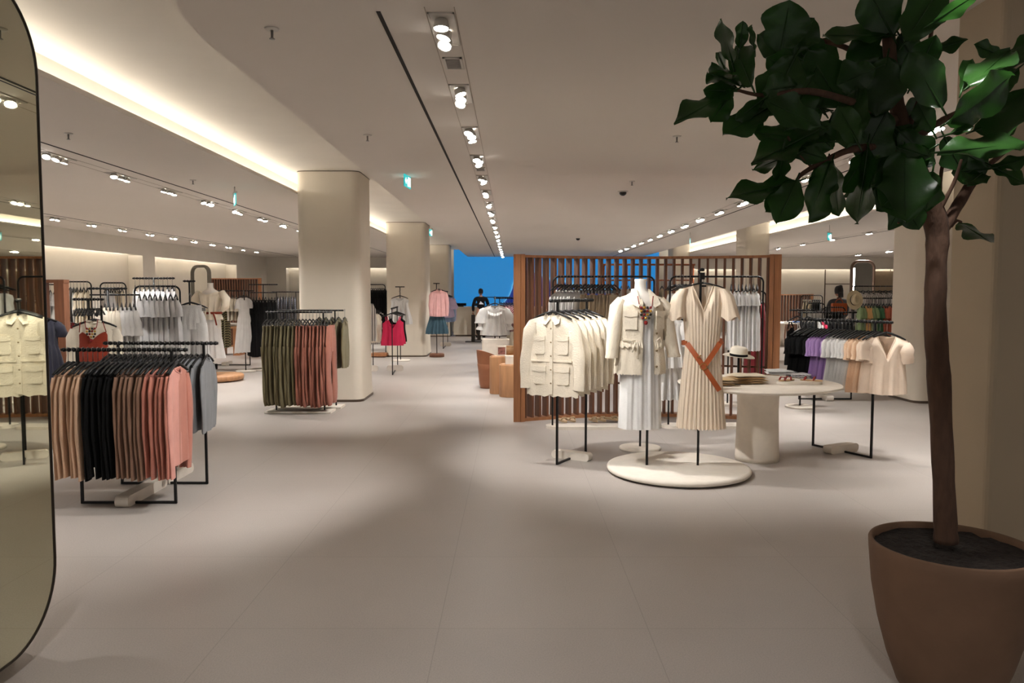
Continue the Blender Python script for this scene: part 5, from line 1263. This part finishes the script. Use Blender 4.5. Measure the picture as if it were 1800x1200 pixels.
# ------------------------------------------------------------------ potted fiddle-leaf tree
TX, TY = 1.75, 3.0
tree = tag(empty('potted_fig_tree', (TX, TY, 0)), 'tall potted fiddle-leaf fig tree in a brown bowl pot', 'potted plant')
potm = mat('brown clay pot', (118, 90, 70), rough=.8, var=.1, vscale=5, bump=.15, bscale=25)
prof = [(.001, .0), (.15, .0), (.185, .03), (.225, .14), (.262, .28), (.287, .42), (.300, .56), (.302, .60), (.298, .607), (.287, .605), (.284, .59), (.27, .50), (.001, .50)]
link('pot', MB().lathe(prof, n=72), potm, tree)
soil = MB().grid(lambda u, v: (.281 * v * math.cos(u * 2 * PI), .281 * v * math.sin(u * 2 * PI), .582 + .012 * noise.noise((v * 9 * math.cos(u * 6.28), v * 9 * math.sin(u * 6.28), 3))), 48, 14)
so = link('soil', soil, mat('dark soil', (34, 26, 22), rough=1, var=.5, vscale=40, bump=1, bscale=60), tree)
TP = lambda px, py, Y=2.98: V(px, py, Y) - Vector((TX, TY, 0))
bark = mat('brown bark', (84, 60, 46), rough=.9, var=.25, vscale=14, stretch=(2, 2, .6), bump=.6, bscale=30)
def limb(b, pts, r, n=12):
    P_ = [TP(*p_) for p_ in pts]; out = []; R = []
    for i in range(len(P_) - 1):
        for k_ in range(4):
            q_ = k_ / 4; p0, p1, p2, p3 = P_[max(i - 1, 0)], P_[i], P_[i + 1], P_[min(i + 2, len(P_) - 1)]
            out.append(.5 * ((2 * p1) + (-p0 + p2) * q_ + (2 * p0 - 5 * p1 + 4 * p2 - p3) * q_ * q_ + (-p0 + 3 * p1 - 3 * p2 + p3) * q_ ** 3)); R.append((r[i] + (r[i + 1] - r[i]) * q_) * (1 + .04 * math.sin(i * 7 + k_ * 2.3)))
    out.append(P_[-1]); R.append(r[-1]); b.tube(out, R, n, up=(0, 1, 0))
tr = MB()
limb(tr, [(1663, 952, 3.0), (1661, 900, 3.0), (1656, 780, 3.0), (1650, 660, 3.0), (1644, 560, 3.0), (1646, 460, 3.0), (1647, 405, 3.0), (1632, 350, 2.98), (1608, 290, 2.96), (1585, 220, 2.95), (1570, 150, 2.95), (1562, 60, 2.95), (1560, -60, 2.95)], [.046, .041, .039, .042, .040, .037, .044, .042, .036, .030, .026, .022, .014])
link('trunk', tr, bark, tree)
def br(pts, r): b = MB(); limb(b, pts, r, 8); link('branch', b, bark, tree)
br([(1648, 415, 3.0), (1668, 385, 3.0), (1690, 350, 3.02), (1712, 315, 3.04), (1738, 290, 3.06), (1765, 268, 3.1)], [.03, .024, .022, .02, .012, .008])
br([(1643, 385, 2.98), (1662, 350, 2.95), (1678, 318, 2.93), (1690, 280, 2.9)], [.01, .008, .007, .005])
br([(1650, 380, 3.0), (1652, 340, 3.0), (1655, 300, 3.0), (1668, 240, 2.92)], [.008, .008, .007, .006])
br([(1612, 300, 2.96), (1560, 262, 2.9), (1500, 262, 2.85), (1455, 280, 2.82), (1412, 304, 2.8), (1400, 318, 2.8)], [.018, .015, .013, .010, .008, .005])
br([(1580, 215, 2.95), (1500, 180, 2.85), (1420, 160, 2.8), (1345, 168, 2.75), (1295, 158, 2.72)], [.018, .014, .012, .008, .005])
br([(1568, 140, 2.95), (1500, 90, 3.0), (1440, 70, 3.05), (1400, 62, 3.05)], [.013, .011, .008, .006])
br([(1590, 240, 2.95), (1622, 160, 2.9), (1630, 100, 2.85), (1640, 40, 2.8)], [.013, .011, .009, .006])
br([(1565, 100, 2.95), (1600, 40, 3.05), (1650, -20, 3.1)], [.012, .009, .006])
br([(1425, 292, 2.81), (1398, 262, 2.8), (1385, 240, 2.78)], [.005, .004, .004])
br([(1633, 395, 3.0), (1608, 385, 3.0), (1578, 392, 3.0)], [.008, .006, .004])
br([(1672, 398, 3.02), (1682, 388, 3.03), (1690, 390, 3.04)], [.006, .005, .004])
br([(1600, 250, 2.97), (1680, 200, 3.2), (1770, 190, 3.3)], [.014, .012, .008])
LEAF = MB()
def leaf(bx, by, tx, ty, w, Y0=2.9, Y1=None, curl=.15, roll=None, seed=None):
    """one leaf from its stalk end to its tip, apparent width w in pixels turned into a roll about its midrib"""
    r = random.Random(seed if seed is not None else int(bx * 7 + ty * 13)); Y1 = Y1 if Y1 is not None else Y0 + r.uniform(-.1, .1)
    B_, T_ = TP(bx, by, Y0), TP(tx, ty, Y1); ax = T_ - B_; L_ = ax.length; ax.normalize()
    wr = L_ * .62; wa = w / 1350 * Y0
    wr = max(wr, wa); cosr = min(1, wa / wr); sg = r.choice((-1, 1)) if roll is None else roll
    view = (B_ + T_) / 2 + Vector((TX, TY, 0)) - Vector((0, 0, CH)); view.normalize()
    side = ax.cross(view).normalized(); nrm = side.cross(ax).normalized()
    an = sg * math.acos(cosr) * .92; s_ = side * math.cos(an) + nrm * math.sin(an); n2 = ax.cross(s_).normalized()
    p1, p2, p3 = (r.uniform(0, 6) for _ in range(3)); nu, nv = 10, 14
    def fn(u, v):
        x = (u - .5) * 2
        q_ = v
        hw = wr / 2 * (math.sin(PI * min(1, q_ ** .8)) ** .75) * (.72 + .42 * ss(.25, .75, q_)) * (1 - .12 * math.exp(-((q_ - .42) / .1) ** 2)) if 0 < q_ < 1 else 0
        hw *= 1 + .10 * math.sin(11 * q_ + p1 + (2 if x > 0 else 0))
        pos = B_ + ax * (L_ * q_) + s_ * (hw * x)
        pos += n2 * (curl * L_ * (.25 * abs(x) ** 1.3 * (hw / (wr / 2 + 1e-6)) + .10 * math.sin(3 * q_ + p2)) + .045 * L_ * x * x * math.sin(13 * q_ + p3 + x * 2))
        return pos
    LEAF.grid(fn, nu, nv)
    LEAF.tube([B_ - ax * .03, B_, B_ + ax * L_ * .5, B_ + ax * L_ * .92], [.003, .004, .003, .001], 5)
LV = [(1290, 160, 1184, 216, 34, 2.7), (1288, 112, 1268, 32, 26, 2.7), (1300, 88, 1306, 36, 26, 2.72), (1326, 88, 1322, 44, 9, 2.72), (1372, 95, 1388, 0, 92, 2.85), (1392, 92, 1432, 32, 60, 2.88), (1322, 152, 1292, 80, 55, 2.7),
      (1292, 160, 1236, 158, 34, 2.72), (1290, 150, 1250, 112, 30, 2.74), (1282, 142, 1260, 92, 20, 2.74), (1285, 165, 1250, 215, 48, 2.72), (1300, 150, 1244, 128, 30, 2.73), (1400, 100, 1332, 60, 60, 2.85), (1400, 95, 1345, 205, 90, 2.82), (1420, 88, 1480, 190, 100, 2.9), (1400, 150, 1340, 160, 60, 2.8),
      (1378, 60, 1440, 130, 80, 2.92), (1442, 222, 1345, 176, 56, 2.66), (1350, 188, 1271, 238, 52, 2.74), (1345, 172, 1305, 235, 50, 2.76), (1340, 175, 1292, 212, 30, 2.7), (1508, 252, 1474, 187, 52, 2.62), (1440, 228, 1320, 288, 42, 2.76), (1460, 248, 1326, 232, 40, 2.82), (1420, 262, 1322, 298, 16, 2.78),
      (1385, 262, 1454, 279, 34, 2.8), (1378, 258, 1368, 324, 28, 2.76), (1402, 318, 1276, 348, 36, 2.78), (1400, 316, 1366, 392, 66, 2.76), (1398, 318, 1345, 372, 50, 2.8), (1462, 283, 1419, 392, 50, 2.8), (1464, 284, 1474, 380, 34, 2.86), (1455, 284, 1440, 350, 56, 2.83), (1527, 250, 1506, 394, 44, 2.84), (1530, 262, 1478, 338, 34, 2.9), (1556, 338, 1476, 348, 20, 2.95),
      (1590, 262, 1592, 390, 104, 2.86), (1600, 280, 1545, 350, 60, 2.9), (1636, 262, 1582, 296, 60, 2.8), (1640, 300, 1628, 372, 50, 2.84), (1738, 296, 1672, 304, 46, 2.95), (1730, 300, 1700, 326, 44, 2.98), (1738, 292, 1690, 268, 34, 3.0), (1648, 268, 1802, 252, 34, 2.7), (1742, 296, 1812, 276, 26, 2.95), (1745, 292, 1808, 326, 20, 2.95), (1687, 390, 1742, 427, 24, 3.04),
      (1656, 190, 1598, 92, 74, 2.6), (1664, 216, 1780, 132, 66, 2.58), (1702, 152, 1776, 86, 46, 2.68), (1690, 160, 1708, 104, 34, 2.75), (1640, 40, 1718, -10, 30, 2.6), (1590, 75, 1655, -25, 84, 2.8), (1570, 65, 1525, -20, 84, 2.9), (1562, 62, 1446, 62, 28, 2.9), (1630, 88, 1702, 70, 24, 2.9), (1760, 98, 1712, 78, 28, 2.95),
      (1832, 50, 1772, 128, 56, 2.9), (1805, 155, 1752, 252, 66, 2.85), (1712, 230, 1800, 196, 60, 2.9), (1560, 100, 1540, 205, 84, 2.85), (1560, 195, 1512, 285, 84, 2.85), (1602, 150, 1645, 60, 50, 2.8), (1510, 150, 1488, 262, 62, 2.85), (1545, 30, 1500, 130, 60, 2.95), (1580, 60, 1622, 135, 62, 2.95), (1580, 230, 1640, 285, 56, 2.9), (1660, 240, 1690, 300, 50, 2.92),
      (1540, 120, 1470, 150, 70, 2.8), (1560, 170, 1470, 240, 80, 2.9), (1640, 232, 1612, 180, 40, 2.85), (1400, 205, 1465, 262, 60, 2.85), (1430, 130, 1380, 230, 70, 2.86), (1790, 120, 1740, 160, 50, 2.98), (1668, 236, 1712, 222, 16, 2.62)]
for l_ in LV: leaf(*l_)
rr = random.Random(5)
for i in range(42):
    cx, cy = rr.choice([(1420, 140), (1560, 130), (1590, 270), (1560, 240), (1460, 200), (1590, 320)]); a_ = rr.uniform(0, 2 * PI); q_ = rr.uniform(0, 34)
    bx, by = cx + q_ * math.cos(a_), cy + q_ * math.sin(a_) * .8; a_ += rr.uniform(-1, 1); l_ = rr.uniform(45, 78)
    leaf(bx, by, bx + l_ * math.cos(a_), by + l_ * math.sin(a_), rr.uniform(30, 60), rr.uniform(2.85, 3.25), seed=i)
lm = mat('fig leaf green', (36, 70, 26), rough=.32, var=.25, vscale=9, bump=.25, bscale=22, spec=.5, trans=.32)
link('foliage', LEAF, lm, tree)['kind'] = 'stuff'
# ceiling lamp over the entrance, out of the picture, lights the crown from above
spotlight((1.36, 2.42, ZC - .07), (1.62, 2.62, 2.25), 48, 34)

# entrance lamps just behind the viewpoint light the near floor
spotlight((-1.0, .6, ZC - .07), (-.8, 2.3, 0), 60, 76)
spotlight((.6, .6, ZC - .07), (.5, 2.2, 0), 30, 70)

# ------------------------------------------------------------------ world and exposure
w = bpy.data.worlds.new('mall hall'); sc.world = w; w.use_nodes = True
w.node_tree.nodes['Background'].inputs[0].default_value = (1, .95, .9, 1); w.node_tree.nodes['Background'].inputs[1].default_value = .16
sc.view_settings.exposure = 1.3

for o in COL.objects:
    l = o.get('label')
    while l and len(l.split()) > 15 and ' the ' in l: l = l.replace(' the ', ' ', 1)
    if l and len(l.split()) > 15: l = l.replace('recessed ', '').replace(', on', ' on')
    if l: o['label'] = l
